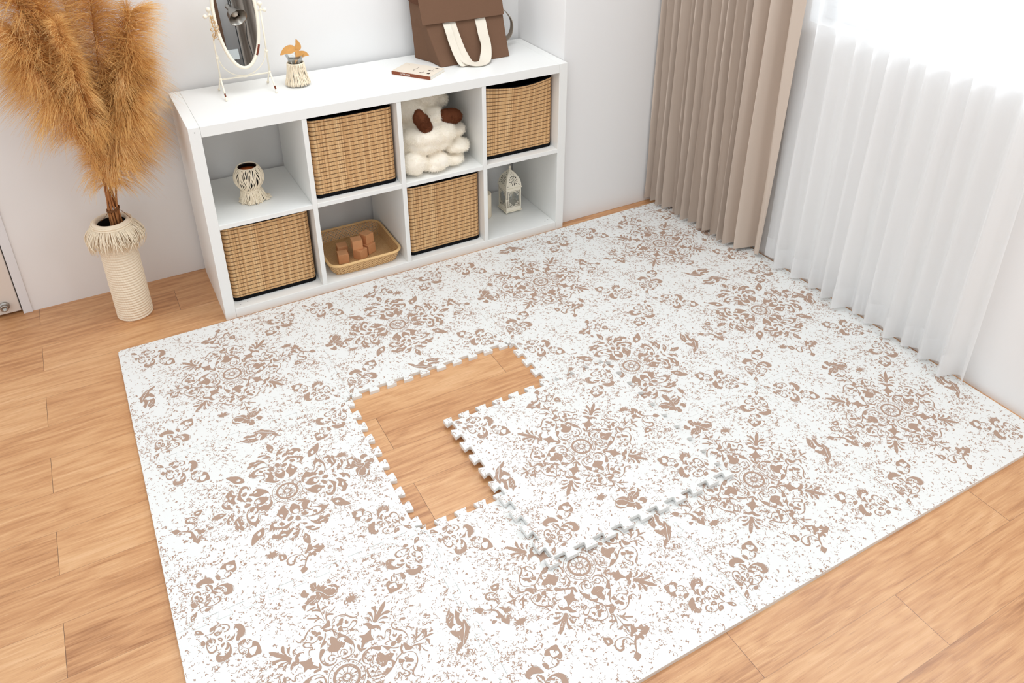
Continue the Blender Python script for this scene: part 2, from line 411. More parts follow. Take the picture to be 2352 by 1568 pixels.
# ================================================================== foam mat
MOT=json.loads(r'''{"H":[["S",[514,62,460,114,442,192,461,273,518,344,603,389,703,402,800,383],[13,23,36,46,38,27,18,11]],["S",[495,265,545,317,611,326,685,302],[31,27,20,6]],["F",[590,384,708,411,803,387,902,338,916,284,880,240,839,245,784,299,725,361,658,381]],["F",[941,322,1030,272,1095,219,1171,153,1293,108,1243,95,1161,124,1090,169,1047,135,1007,181,982,247]],["S",[531,176,541,205,587,231,639,219,666,169,655,108,601,58],[15,18,21,22,22,19,13]],["S",[531,176,545,123,584,136],[13,40,45]],["S",[1297,13,1279,-69,1163,-119,1096,-184,1004,-257,893,-329,760,-376,616,-384,527,-356,465,-288,444,-189,444,-101,463,-44,510,-48],[37,31,31,27,32,36,39,23,14,21,39,45,36,23]],["F",[1004,-93,1079,-186,963,-279,974,-229,998,-152]],["F",[789,-271,861,-233,908,-265,917,-309,836,-353,746,-368,692,-360]],["S",[449,-225,515,-273,597,-296,669,-287],[7,30,27,7]],["S",[523,-145,554,-201,616,-197,664,-156,668,-92,633,-56,583,-42],[16,20,21,21,20,17,11]],["S",[540,-120,545,-157,577,-153],[36,54,27]],["S",[556,72,547,-52],[20,30]],["S",[587,8,698,10],[14,9]],["F",[776,154,819,187,864,179,894,134,932,73,996,77,1056,61,1124,6,1053,-58,997,-95,937,-95,877,-152,820,-176,765,-140,730,-75,686,-23,708,10,707,67]],["P",[372,-280,430,-383,390,-399,321,-349]],["F",[1406,151,1466,105,1486,47,1560,-64,1494,-85,1394,-53,1386,22]],["S",[1367,125,1297,13],[56,37]],["S",[1577,43,1671,73,1729,124,1768,221,1837,351],[11,22,35,45,38]],["S",[1656,254,1690,199,1703,103],[11,38,28]],["S",[1724,103,1788,133,1858,171],[13,38,13]],["S",[1608,14,1767,19,1889,28],[9,15,28]],["S",[1875,24,1953,94,1995,215],[24,60,23]],["S",[1904,20,2004,42,2129,26],[9,51,9]],["S",[1888,-1,1936,-63,1932,-167],[13,65,19]],["S",[1536,-27,1669,-43,1831,-92],[28,37,9]],["S",[1666,-47,1717,-105,1657,-222],[15,59,40]],["S",[1748,-134,1774,-253,1836,-322],[9,28,11]],["S",[1313,-8,1309,-86,1417,-106,1508,-151,1557,-224,1555,-338,1512,-439,1433,-518,1353,-585,1328,-660,1346,-731,1436,-753],[37,27,12,13,18,24,31,41,41,25,21,14]],["F",[1294,-192,1369,-200,1384,-265,1430,-285,1462,-354,1418,-386,1345,-346,1273,-305,1295,-261]],["F",[1170,-180,1241,-208,1276,-273,1218,-297,1137,-269]],["F",[1270,-394,1333,-390,1371,-450,1316,-442,1258,-465]],["S",[1205,-301,1166,-369,1169,-449,1223,-513,1259,-588,1212,-639,1149,-615,1106,-536,1076,-481,1029,-482,1022,-555,972,-582,902,-598],[23,27,18,22,40,44,18,18,31,36,27,18,16]],["S",[1313,8,1309,86,1417,106,1508,151,1557,224,1555,338,1512,439,1433,518,1353,585,1328,660,1346,731,1436,753],[37,27,12,13,18,24,31,41,41,25,21,14]],["F",[1294,192,1369,200,1384,265,1430,285,1462,354,1418,386,1345,346,1273,305,1295,261]],["F",[1170,180,1241,208,1276,273,1218,297,1137,269]],["F",[1270,394,1333,390,1371,450,1316,442,1258,465]],["S",[1205,301,1166,369,1169,449,1223,513,1259,588,1212,639,1149,615,1106,536,1076,481,1029,482,1022,555,972,582,902,598],[23,27,18,22,40,44,18,18,31,36,27,18,16]]],"Y":[["F",[1415,-64,1400,20,1459,29,1593,20,1714,21,1861,16,1993,-31,1888,-77,1762,-85,1587,-79]],["F",[1504,-67,1613,-81,1711,-120,1775,-191,1766,-268,1712,-245,1665,-171,1605,-114]],["F",[1429,-80,1513,-128,1550,-198,1591,-294,1618,-252,1620,-197,1558,-133]],["F",[1413,-120,1430,-195,1438,-284,1483,-241,1478,-191]],["F",[1477,29,1612,75,1681,138,1751,227,1775,170,1804,142,1694,63,1584,22]],["F",[1416,27,1502,97,1546,186,1582,244,1620,186,1582,123,1487,55]],["F",[1378,34,1427,112,1417,181,1446,261,1483,179,1456,103]],["F",[1239,-248,1283,-197,1256,-164,1279,-119,1228,-67,1203,-9,1207,40,1260,107,1275,213,1321,175,1346,118,1342,38,1304,-18,1346,-88,1346,-167,1317,-221]],["F",[714,-38,739,8,833,37,869,73,933,75,978,176,1035,73,1131,22,1211,-7,1175,-39,1079,-85,998,-184,967,-175,920,-105,872,-100,868,-52]],["F",[764,-132,668,-73,641,-14,655,38,753,124,774,64,710,10,714,-38]]],"wheel":[],"B":[["F",[170,480,140,603,138,722,181,801,280,796,357,811,388,873,415,1002,446,943,434,846,496,771,425,724,364,640,260,598,233,511,290,397]],["S",[148,645,144,790,196,872,326,909,299,1009,237,1155],[15,16,17,20,21,16]],["S",[169,851,161,916,95,938,82,893],[18,22,29,67]],["F",[163,1161,170,1260,159,1361,226,1338,292,1336,406,1306,531,1211,643,1053,681,903,668,777,658,896,614,1031,523,1154,434,1211,324,1235,271,1192,284,1087,234,1100]],["S",[123,1205,152,1131,231,1044],[9,14,9]],["F",[386,1068,390,1130,456,1169,468,1085,437,1042]],["F",[545,798,515,896,543,964,621,926,650,841,603,768]],["F",[682,983,739,1121,737,1229,641,1311,553,1314,512,1371,541,1421,421,1484,427,1556,500,1562,574,1514,554,1585,661,1566,728,1446,781,1468,813,1333,792,1204,741,1095],[594,1464,682,1419,766,1319,672,1375]],["F",[990,1098,906,1264,916,1362,983,1272,990,1342,882,1483,954,1490,1030,1395,1045,1276,1027,1162]],["F",[889,962,851,1058,865,1103,931,1048,910,995]],["F",[1088,999,1209,1053,1341,1064,1456,991,1475,898,1377,969,1271,991,1328,941,1269,891,1194,956]],["F",[925,913,1001,941,1087,886,1045,854]],["F",[1111,787,1176,845,1324,822,1438,802,1424,746,1542,676,1559,578,1564,465,1508,411,1427,439,1460,486,1409,548,1277,562,1265,649,1195,746],[1347,672,1352,745,1422,668,1411,607]],["F",[699,716,733,825,819,863,861,782,796,704]],["F",[739,590,804,648,913,620,944,551,863,515]],["F",[369,368,361,509,404,626,526,693,633,671,685,575,650,461,538,378],[517,553,508,629,577,678,644,641,645,550,587,501]],["S",[512,680,585,703,670,712],[22,18,9]],["F",[368,304,453,225,528,240,580,300,626,390,705,438,829,441,927,463,945,397,891,363,904,277,868,229,861,164,720,136,579,147,471,192],[795,259,809,339,853,345,850,262]],["F",[899,688,1036,688,1178,676,1222,547,1297,389,1306,240,1215,177,1112,198,1060,258,1076,307,1140,243,1209,288,1212,403,1154,527,1073,594]],["S",[1125,151,1036,214,1033,289],[11,15,11]],["F",[1023,439,1044,528,1122,518,1132,418,1074,370]],["F",[1167,1202,1211,1350,1300,1430,1435,1503,1457,1434,1420,1315,1318,1218,1219,1204],[1245,1258,1273,1320,1311,1277]],["D",[79,559,14]],["D",[112,490,14]],["D",[159,425,14]],["D",[217,377,14]],["D",[84,627,14]],["D",[81,699,14]],["D",[1017,1515,14]],["D",[1055,1470,14]],["D",[1096,1399,14]],["D",[1122,1325,14]],["D",[1111,1261,14]],["D",[1165,1121,14]],["D",[1233,1134,14]],["D",[1299,1139,14]],["D",[1372,1120,13]],["D",[1443,1060,13]],["D",[1495,1028,13]],["D",[1289,476,13]],["D",[1332,412,13]],["D",[1378,362,13]],["D",[1358,280,13]],["D",[270,1378,14]],["D",[333,1382,14]],["D",[393,1392,14]],["D",[465,1316,14]]],"T":[["F",[894,990,954,1218,1113,1306,1312,1417,1274,1216,1175,1059,1018,990],[1002,1128,1082,1189,1097,1103,1026,1055]]],"F":[["F",[891,-2,817,-85,727,-176,648,-213,559,-176,581,-111,547,-13,585,77,541,185,646,201,752,143],[706,101,735,23,750,-77,705,-122,623,-80,573,-3,632,69]],["S",[541,-13,464,-11,418,-27,388,-97],[13,15,15,13]],["S",[553,-102,479,-153,414,-145,348,-88,310,-21,254,26],[22,33,29,20,18,15]],["F",[344,192,387,129,359,49,259,7,262,85,294,145]],["S",[520,194,417,199,399,130],[16,16,11]],["F",[170,101,229,202,245,320,184,425,73,487,-27,493,-80,422,-73,354,-27,322,-36,375,38,350,90,254,123,158]],["F",[60,209,80,118,48,58,-54,24,-15,66,23,145]],["F",[-51,14,70,-19,173,-103,243,-218,242,-325,194,-413,102,-477,15,-468,-58,-378,-47,-311,-13,-282,13,-310,3,-339,94,-318,132,-240,139,-133,54,-48]],["F",[-16,-17,77,-67,96,-154,42,-179,31,-97]],["S",[249,-305,218,-412,140,-481,60,-496],[7,11,13,6]],["S",[232,388,263,301,241,202],[7,9,7]],["F",[-61,185,-47,113,-74,59,-85,131]],["F",[-146,152,-99,63,-156,128]],["F",[-63,-23,-39,-99,-63,-148,-121,-92]],["F",[-219,63,-142,22,-195,-23,-282,13],[-211,34,-183,21,-209,6,-236,17]],["S",[-235,202,-180,262,-184,339,-250,384,-354,370,-431,308,-477,220,-462,126,-512,57,-608,7],[21,32,36,30,23,21,21,25,21,15]],["F",[-283,205,-284,123,-348,58,-428,89,-421,146,-344,169],[-336,140,-328,112,-372,100,-379,124]],["F",[-305,324,-268,277,-295,247,-344,293]],["S",[-608,7,-495,-46,-459,-131,-409,-224,-315,-307,-225,-334,-165,-294,-151,-218,-212,-152],[15,25,21,21,27,47,51,38,21]],["S",[-284,-107,-300,-50,-374,-19,-457,-55],[28,32,27,21]],["F",[-397,-62,-328,-117,-453,-112,-451,-55]],["S",[-267,-144,-298,-202,-326,-250],[8,17,21]],["F",[-507,305,-480,192,-544,108,-599,177,-574,235]],["F",[-554,-124,-466,-188,-484,-249,-556,-237,-592,-172]],["S",[-456,-244,-498,-302],[21,8]],["F",[-652,19,-731,-26,-806,-42,-896,15,-838,69,-757,67],[-817,37,-787,10,-822,-6,-851,17]]],"S":[["F",[225,-2030,288,-2055,307,-2133,302,-2212,220,-2223,150,-2241,85,-2297,86,-2213,147,-2158]],["F",[307,-2133,389,-2138,489,-2115,476,-2186,534,-2218,592,-2276,530,-2331,424,-2394,331,-2346,341,-2413,295,-2459,255,-2457,260,-2407,205,-2385,130,-2399,86,-2382,139,-2332,205,-2320,289,-2294,335,-2276,293,-2223,362,-2250,429,-2271,378,-2230,340,-2193]],["S",[111,-2380,43,-2477,-29,-2633],[50,47,15]],["F",[-37,-2613,-26,-2650,14,-2746,-69,-2803,-148,-2824,-164,-2720,-129,-2662]],["S",[45,-2470,-24,-2412,-86,-2421],[33,33,43]],["S",[55,-2413,33,-2313,-10,-2240,-80,-2193,-182,-2169,-283,-2176,-347,-2212,-386,-2277,-390,-2361,-343,-2426,-263,-2424,-232,-2371,-287,-2348],[16,18,20,18,18,22,31,41,50,56,56,43,33]],["S",[-27,-2263,-92,-2243,-162,-2268,-208,-2337,-223,-2391],[16,34,50,47,33]],["F",[-523,-1962,-439,-2005,-363,-2055,-372,-2186,-456,-2198,-534,-2198,-548,-2139,-550,-2051],[-483,-2057,-447,-2068,-447,-2140,-490,-2140]]],"L":[["F",[2685,500,2647,395,2694,285,2642,185,2590,74,2618,23,2532,14,2480,-32,2444,86,2460,216,2513,327,2598,422]],["F",[2755,359,2805,313,2817,217,2765,140,2785,0,2828,57,2869,35,2873,-84,2879,-157,2901,-216,2817,-283,2757,-386,2613,-518,2540,-544,2432,-604,2323,-646,2393,-539,2458,-465,2520,-438,2555,-430,2537,-341,2474,-239,2436,-150,2437,-60,2529,-100,2589,-167,2695,-135,2742,-81,2658,1,2683,185]],["W",[2540,-544,2611,-439,2682,-310,2763,-185,2817,-53],[4,15,13,17,8]],["W",[2547,-403,2565,-324,2570,-281],[6,11,4]],["W",[2659,-421,2725,-368],[11,4]],["W",[2516,267,2626,371],[14,4]],["W",[2532,211,2648,264],[14,8]],["W",[2499,130,2580,184],[12,4]],["W",[2780,108,2762,48],[14,4]]],"K":[["F",[-112,2724,-68,2787,0,2787,65,2762,40,2639,105,2685,119,2606,144,2592,191,2577,261,2516,164,2462,266,2465,352,2416,277,2367,384,2409,429,2336,412,2259,324,2223,221,2269,193,2285,119,2401,46,2490,-18,2531,-75,2536,-119,2642,-86,2667]],["F",[-17,2504,69,2456,135,2371,213,2242,324,2169,234,2177,159,2177,82,2225,67,2286,1,2234,-72,2185,-113,2214,-152,2167,-226,2194,-282,2256,-350,2221,-400,2120,-426,2212,-439,2281,-379,2289,-332,2284,-353,2337,-294,2356,-254,2408,-194,2416,-166,2454,-104,2440,-36,2413]],["S",[283,2547,356,2507,431,2476,481,2393,476,2299,408,2219,313,2186,220,2238],[9,44,76,53,23,23,23,10]],["F",[-368,2619,-291,2684,-234,2679,-225,2593,-177,2529,-243,2475,-316,2479,-364,2543]],["F",[-373,2085,-300,2111,-214,2124,-138,2118,-196,2073,-280,2069]],["W",[-16,2536,60,2482,131,2384,195,2279],[7,12,14,7]],["W",[-355,2203,-220,2273,-110,2306,-37,2382],[7,12,10,3]],["W",[49,2419,55,2330],[12,7]],["W",[-7,2568,-3,2664],[11,4]],["W",[-7,2568,58,2586],[9,4]],["W",[-18,2255,20,2350],[3,10]],["W",[-168,2223,-58,2288],[7,10]],["W",[-244,2360,-145,2357],[5,10]]]}''')
P=.6008; MZ=.012
def item_polys(it):
    """-> list of (outer, hole or None, white)"""
    k=it[0]; out=[]
    def pts(a): return [(a[i]*1e-4,a[i+1]*1e-4) for i in range(0,len(a),2)]
    if k in 'FP':
        o=pts(it[1]); h=pts(it[2]) if len(it)>2 else None
        f=(lambda q:[(v.x,v.y) for v in spline([(x,y,0) for x,y in q],3,True)]) if k=='F' else (lambda q:q)
        out.append((f(o),f(h) if h else None,0))
    elif k in 'SW':
        p=pts(it[1]); ws=it[2]
        sp=spline([(x,y,w*1e-4) for (x,y),w in zip(p,ws)],4)
        L=[];Rr=[]
        for i,v in enumerate(sp):
            d=(sp[min(i+1,len(sp)-1)]-sp[max(i-1,0)]); d.z=0
            if d.length<1e-9: continue
            d.normalize(); w=max(v.z,2e-4)*.5
            L.append((v.x-d.y*w,v.y+d.x*w)); Rr.append((v.x+d.y*w,v.y-d.x*w))
        out.append(('strip',L,Rr,1 if k=='W' else 0))
    elif k=='D':
        x,y,r=[q*1e-4 for q in it[1]]
        out.append(([(x+r*math.cos(2*PI*i/8),y+r*math.sin(2*PI*i/8)) for i in range(8)],None,0))
    return out
POLY={k:[p for it in v for p in item_polys(it)] for k,v in MOT.items()}
# wheel
def ring(r0,r1,n=48,a0=0,a1=2*PI):
    pts0=[(r0*math.cos(a0+(a1-a0)*i/n),r0*math.sin(a0+(a1-a0)*i/n)) for i in range(n+1)]
    pts1=[(r1*math.cos(a0+(a1-a0)*i/n),r1*math.sin(a0+(a1-a0)*i/n)) for i in range(n+1)]
    return ('strip',pts0,pts1,0)
wh=[ring(.0402,.0417),ring(.0245,.0310),ring(.0070,.0096)]
for i in range(12):
    a=2*PI*i/12+.12; c,s_=math.cos(a),math.sin(a)
    for r0,r1,w0,w1,da in ((.009,.025,.0009,.0006,0),(.009,.0145,.0010,.0002,PI/12)):
        c,s_=math.cos(a+da),math.sin(a+da)
        wh.append(([(r0*c-s_*w0,r0*s_+c*w0),(r0*c+s_*w0,r0*s_-c*w0),(r1*c+s_*w1,r1*s_-c*w1),(r1*c-s_*w1,r1*s_+c*w1)],None,0))
    a2=a+PI/12
    for k_ in (0,.5):
        aa=a2+k_*PI/6; c,s_=math.cos(aa),math.sin(aa); rm=.0358
        wh.append(([((rm-.0022)*c,(rm-.0022)*s_),(rm*c-s_*.0012,rm*s_+c*.0012),((rm+.0022)*c,(rm+.0022)*s_),(rm*c+s_*.0012,rm*s_-c*.0012)],None,0))
POLY['wheel']=wh
def blot(cx,cy,r,seed):
    rn=random.Random(seed); n=22
    return ([(cx+r*(.55+.75*rn.random()*(i%2)+.12*rn.random())*math.cos(2*PI*i/n),cy+r*.8*(.5+.7*rn.random()*(i%2))*math.sin(2*PI*i/n)) for i in range(n)],None,0)
POLY['blot']=[blot(.068,.19,.017,3),blot(-.2,-.066,.018,5),blot(.19,.024,.010,8)]
ZK=[0]
def place(mb,key,x=0,y=0,rot=0,sc=1.0,z=0):
    c,s_=math.cos(rot)*sc,math.sin(rot)*sc
    tf=lambda p:(x+c*p[0]-s_*p[1],y+s_*p[0]+c*p[1])
    for pl in POLY[key]:
        ZK[0]=(ZK[0]+1)%101; zo=z+.0001+ZK[0]*3e-6   # every printed shape on its own level
        if pl[0]=='strip':
            L=[tf(p) for p in pl[1]]; Rr=[tf(p) for p in pl[2]]; zz=zo+(.00035 if pl[3] else 0)
            k=len(L); b=len(mb.v)
            mb.v+= [(p[0],p[1],zz) for p in L]+[(p[0],p[1],zz) for p in Rr]
            for i in range(k-1):
                q=(b+i,b+k+i,b+k+i+1,b+i+1)
                a_=(Vector(mb.v[q[1]])-Vector(mb.v[q[0]])).cross(Vector(mb.v[q[2]])-Vector(mb.v[q[0]])).z
                mb.f.append(q if a_>0 else q[::-1]); mb.m.append(2 if pl[3] else 1); mb.sm.append(False)
        else:
            o=[tf(p) for p in pl[0]]; loops=[[Vector((p[0],p[1],0)) for p in o]]
            if pl[1]: loops.append([Vector((*tf(p),0)) for p in pl[1]])
            tr=tessellate_polygon(loops); allv=[v for l in loops for v in l]
            b=len(mb.v); mb.v+= [(v.x,v.y,zo) for v in allv]
            for t in tr:
                a_=(allv[t[1]]-allv[t[0]]).cross(allv[t[2]]-allv[t[0]]).z
                mb.f.append(tuple(b+i for i in (t if a_>0 else t[::-1]))); mb.m.append(1); mb.sm.append(False)
# puzzle edge: offset polyline along one side, t in 0..P, perpendicular offset
def teeth():
    n=10; q=P/n; h=.0105; pts=[(0,0),(.0095,0),(.0100,-h*.8)]
    for i in range(n):
        m=(i+.5)*q
        for t,o in ((-.0125,-h),(-.0122,-h*.78),(-.0168,h*.45),(-.0172,h*.75),(-.0155,h*.97),(-.0135,h),(.0135,h),(.0155,h*.97),(.0172,h*.75),(.0168,h*.45),(.0122,-h*.78),(.0125,-h)):
            pts.append((m+t,o))
    pts+= [(P-.0100,-h*.8),(P-.0095,0)]
    return pts
TE=teeth()
G=.00018  # hairline seam
def tile_outline(sides,ext=.021):
    """local outline ccw about the tile centre; sides = (bottom,right,top,left): 'o' outer rim, +1 teeth out, -1 the mating curve"""
    H=P/2; out=[]
    for s,(kind) in enumerate(sides):
        loc=[]
        if kind=='o': loc=[(0,ext),(P,ext)]
        elif kind=='L':   # free tile: square ears at the corners
            hh=.0105; loc=[(-hh,hh)]+[(t,-o) for t,o in TE[3:-2]]+[(P+hh,hh)]
        else:
            # along direction t, outward offset; mating curve = reversed & negated
            loc=[(t,o*kind) for t,o in TE]
        for t,o in loc:
            t2=t
            if kind=='o':
                pr=sides[s-1]; nx=sides[(s+1)%4]
                if t==0 and pr=='o': t2=-ext
                if t==P and nx=='o': t2=P+ext
            o2=o-(0 if kind in ('o','L') else G)
            u=t2-H; v=-(H+o2)
            a=s*PI/2; out.append((u*math.cos(a)-v*math.sin(a),u*math.sin(a)+v*math.cos(a)))
    # drop coincident corner points, round outer corners
    res=[]
    for p in out:
        if not res or (Vector(p)-Vector(res[-1])).length>2e-4: res.append(p)
    if (Vector(res[0])-Vector(res[-1])).length<2e-4: res.pop()
    fin=[]
    for i,p in enumerate(res):
        if abs(p[0])>H+ext-1e-4 and abs(p[1])>H+ext-1e-4:
            r=.014; c=(math.copysign(H+ext-r,p[0]),math.copysign(H+ext-r,p[1]))
            a0=math.atan2(p[1],p[0])
            for k in range(7):
                a=a0-PI/4+PI/2*k/6; fin.append((c[0]+r*math.cos(a),c[1]+r*math.sin(a)))
        else: fin.append(p)
    return fin
def make_tile(name,kind,rot,sides,dxy,label,loc,rz=0,z=0):
    mb=MB(); o=tile_outline(sides); n=len(o)
    tr=tessellate_polygon([[Vector((x,y,0)) for x,y in o]])
    ch=.0008
    # top slightly inset for a soft lip
    ins=[]
    for i in range(n):
        a=Vector(o[i-1]);p=Vector(o[i]);c=Vector(o[(i+1)%n]); d=(p-a).normalized()+(c-p).normalized()
        d=d.normalized() if d.length>1e-6 else Vector((1,0)); ins.append(p+Vector((-d.y,d.x))*ch)
    vb=[(x,y,0) for x,y in o]; vm=[(x,y,MZ-ch) for x,y in o]; vt=[(p.x,p.y,MZ) for p in ins]
    mb.add(vb+vm+vt,[])
    for t in tr:
        a_=(Vector(o[t[1]])-Vector(o[t[0]])).cross(Vector(o[t[2]])-Vector(o[t[0]]))
        tt=t if a_>0 else t[::-1]
        mb.f.append(tuple(2*n+i for i in tt)); mb.m.append(0); mb.sm.append(False)
        mb.f.append(tuple(i for i in tt[::-1])); mb.m.append(3); mb.sm.append(False)
    for i in range(n):
        j=(i+1)%n
        mb.f.append((i,j,n+j,n+i)); mb.m.append(3); mb.sm.append(False)
        mb.f.append((n+i,n+j,2*n+j,2*n+i)); mb.m.append(3); mb.sm.append(True)
    q=.366*P; A=rot*PI/2
    # corner clusters point at the centre
    for sx in (-1,1):
        for sy in (-1,1): place(mb,'F',sx*q,sy*q,math.atan2(-sy,-sx),1.0,MZ)
    dx,dy=dxy[0]*P,dxy[1]*P
    place(mb,'wheel',dx,dy,0,1,MZ)
    if kind=='A':
        for k in range(4):
            place(mb,'H',dx,dy,k*PI/2,1,MZ); place(mb,'Y',dx,dy,k*PI/2+PI/4,1,MZ)
        place(mb,'K',0,0,A,1,MZ); place(mb,'L',0,0,A,1,MZ); place(mb,'S',0,0,A,1,MZ); place(mb,'S',0,0,A-PI/2,1,MZ)
        place(mb,'blot',0,0,A,1,MZ)
    else:
        for k in range(4):
            place(mb,'B',dx,dy,k*PI/2+PI/4,1,MZ); place(mb,'T',dx,dy,k*PI/2,1,MZ)
        place(mb,'L',0,0,A+PI/2,1,MZ); place(mb,'K',0,0,A-PI/2,1,MZ); place(mb,'S',0,0,A,1,MZ); place(mb,'S',0,0,A-PI/2,1,MZ)
        place(mb,'blot',0,0,A+PI,1,MZ)
    ob=mb.build(name,[M['foam'],M['print'],M['foamwhite'],M['foamwhite']])
    ob.location=(loc[0],loc[1],z); ob.rotation_euler=(0,0,rz)
    tag(ob,label,'foam mat','interlocking foam mat tiles')
    return ob
TILES=[ # i,j,kind,rot,medallion offset,label
 (0,0,'A',2,(.001,.006),'brown and white printed foam mat tile at the corner nearest the rope vase'),
 (1,0,'B',2,(-.014,-.008),'petal-medallion foam mat tile in front of the wooden block tray'),
 (2,0,'A',1,(-.005,-.019),'heart-scroll foam mat tile in front of the lantern compartment of the shelf'),
 (3,0,'A',3,(.001,-.001),'far corner foam mat tile lying under the foot of the beige curtain'),
 (0,1,'B',0,(.041,.010),'petal-medallion foam mat tile on the left of the bare wood opening'),
 (2,1,'B',3,(0,-.026),'petal-medallion foam mat tile behind the loose tile, partly covered by its far edge'),
 (3,1,'B',0,(.033,.032),'petal-medallion foam mat tile along the white sheer curtain'),
 (0,2,'A',0,(-.008,.008),'nearest foam mat tile, its medallion cut by the bottom edge of the photo'),
 (1,2,'A',0,(.012,-.005),'heart-scroll foam mat tile with the near corner of the loose tile lying on its medallion'),
 (2,2,'A',0,(.006,-.005),'heart-scroll foam mat tile touching the right tip of the loose tile, on the front edge'),
 (3,2,'A',0,(-.015,.004),'heart-scroll foam mat tile at the right front corner, below the end of the sheer curtain'),
]
for i,j,kind,rot,dxy,label in TILES:
    sides=['o' if j==2 else 1,'o' if i==3 else 1,'o' if j==0 else -1,'o' if i==0 else -1]
    make_tile('foam_mat_tile',kind,rot,sides,dxy,label,((i+.5)*P,-(j+.5)*P))
lt=make_tile('foam_mat_tile','A',2,['L']*4,(-.006,-.002),'loose foam mat tile lifted out of its gap and laid over its neighbours',(1.140,-1.164),R(1.2),.0128)
lt.rotation_euler=(-.002,0,R(1.2)); lt.location.z=.0140

# ================================================================== cube shelf
SX,SY,SD,SH=.3517,.041,.395,.764; o_,c_,t_=.038,.335,.018
shelf=thing('cube_shelf','long low white cube shelf with eight compartments against the back wall','shelf',(SX,SY,0))
def bx(name,*a,bev=.0012,mat='white'):
    m=MB(); m.box(*a); return m.build(name,M[mat],shelf,bevel=bev)
bx('side_panel',0,o_,0,SD,0,SH); bx('side_panel',1.47-o_,1.47,0,SD,0,SH)
bx('top_panel',o_+.0004,1.47-o_-.0004,0,SD,SH-o_,SH); bx('bottom_panel',o_+.0004,1.47-o_-.0004,0,SD,0,o_)
for k in range(3):
    x=o_+(k+1)*c_+k*t_; bx('divider',x,x+t_,.001,SD,o_,SH-o_)
for k in range(4):
    x=o_+k*(c_+t_); bx('shelf_board',x,x+c_,.001,SD,o_+c_,o_+c_+t_)
for x,y,zz,up in ((.062,.022,o_,1),(.090,.030,o_,1),(1.395,.030,o_,1),(1.413,.036,o_,1),(.020,0,SH-.017,0)):
    m=MB()
    if up: m.lathe([(.0,zz+.0003),(.0016,zz+.0003),(.0018,zz-.004)],12,(x,y))
    else: yl([(.0,.0003),(.0016,.0003),(.0018,-.004)],x,zz,m,12)
    m.build('dowel_hole',M['dark'],shelf)
def cell(i,row): return SX+o_+i*(c_+t_), (o_ if row==1 else o_+c_+t_)

# ================================================================== baskets
BW,BD,BH=.318,.325,.310
def basket_mesh(bulge,name='weave'):
    """open woven box, rounded corners; front at local y=0"""
    r=.018; per=[]
    def corner(cx,cy,a0):
        for k in range(6): a=a0+PI/2*k/5; per.append((cx+r*math.cos(a),cy+r*math.sin(a)))
    n=14
    for k in range(1,n): per.append((lerp(r,BW-r,k/n),0))
    corner(BW-r,r,-PI/2); 
    for k in range(1,n): per.append((BW,lerp(r,BD-r,k/n)))
    corner(BW-r,BD-r,0)
    for k in range(1,n): per.append((lerp(BW-r,r,k/n),BD))
    corner(r,BD-r,PI/2)
    for k in range(1,n): per.append((0,lerp(BD-r,r,k/n)))
    corner(r,r,PI)
    L=[0]
    for a,b_ in zip(per,per[1:]+per[:1]): L.append(L[-1]+math.hypot(b_[0]-a[0],b_[1]-a[1]))
    def disp(x,y,z,off=0):
        f=z/BH
        if y<r*.9 and bulge:
            s_=math.sin(PI*min(max(x/BW,0),1)); y-= bulge*s_*f**1.5; z-= abs(bulge)*.35*s_*f**3
        return (x,y+off,z)
    return per,L,disp
def make_basket(bulge):
    per,L,disp=basket_mesh(bulge); n=len(per); nz=10
    body=MB()
    body.grid(n,nz,lambda i,j:disp(per[i][0],per[i][1],lerp(.012,BH,j/(nz-1))),cu=True,smooth=True,uv=lambda i,j:(L[i],lerp(.012,BH,min(j,nz-1)/(nz-1))))
    inner=MB(); cx,cy=BW/2,BD/2
    sh=lambda p,k:(cx+(p[0]-cx)*k,cy+(p[1]-cy)*k)
    def inn(i,j):
        q=sh(per[i],.978); z=lerp(.016,BH+.0025,j/(nz-1)); return disp(q[0],max(q[1],.0) if q[1]<.01 else q[1],z,.0022 if per[i][1]<.02 else 0)
    inner.grid(n,nz,inn,cu=True)
    b0=len(inner.v)
    inner.add([(sh(p,.978)[0],sh(p,.978)[1],.016) for p in per],[tuple(range(n))])
    rim=MB()
    rim.grid(n,2,lambda i,j:(disp(per[i][0],per[i][1],BH+.0002) if j==0 else inn(i,nz-1)),cu=True)
    trim=MB()
    def tr(i,j):
        q=sh(per[i],1.006); z=(.0,.003,.016,.016)[j]; q=sh(per[i],(.99,1.006,1.008,.999)[j]); return (q[0],q[1],z)
    trim.grid(n,4,tr,cu=True); trim.add([(sh(p,.99)[0],sh(p,.99)[1],0) for p in per],[tuple(range(n-1,-1,-1))])
    root=bpy.data.objects.new('storage_basket',None); C.objects.link(root)
    body.build('woven_body',M['bamboo'],root); inner.build('lining',M['black'],root); rim.build('lining_rim',M['black'],root)
    trim.build('base_trim',M['black'],root)
    return root
def copy_tree(o):
    c=o.copy(); C.objects.link(c)
    for ch in list(o.children):
        d=ch.copy(); C.objects.link(d); d.parent=c; d.matrix_parent_inverse=ch.matrix_parent_inverse.copy()
    return c
GB='woven bamboo baskets in the cube shelf'
specs=[(0,1,'woven bamboo basket in the bottom left compartment, below the fringed candle holder',.010,.048,.004),
       (1,0,'woven bamboo basket in the top row above the tray of wooden blocks',.014,.034,.004),
       (2,1,'woven bamboo basket in the bottom row below the cream plush',.018,.036,.003)]
proto=None
for i,row,label,ox,oy,bl in specs:
    if proto is None: proto=make_basket(.004); q=proto
    else: q=copy_tree(proto)
    x,z=cell(i,row); q.location=(x+ox*.7,SY+oy,z); tag(q,label,'basket',GB)
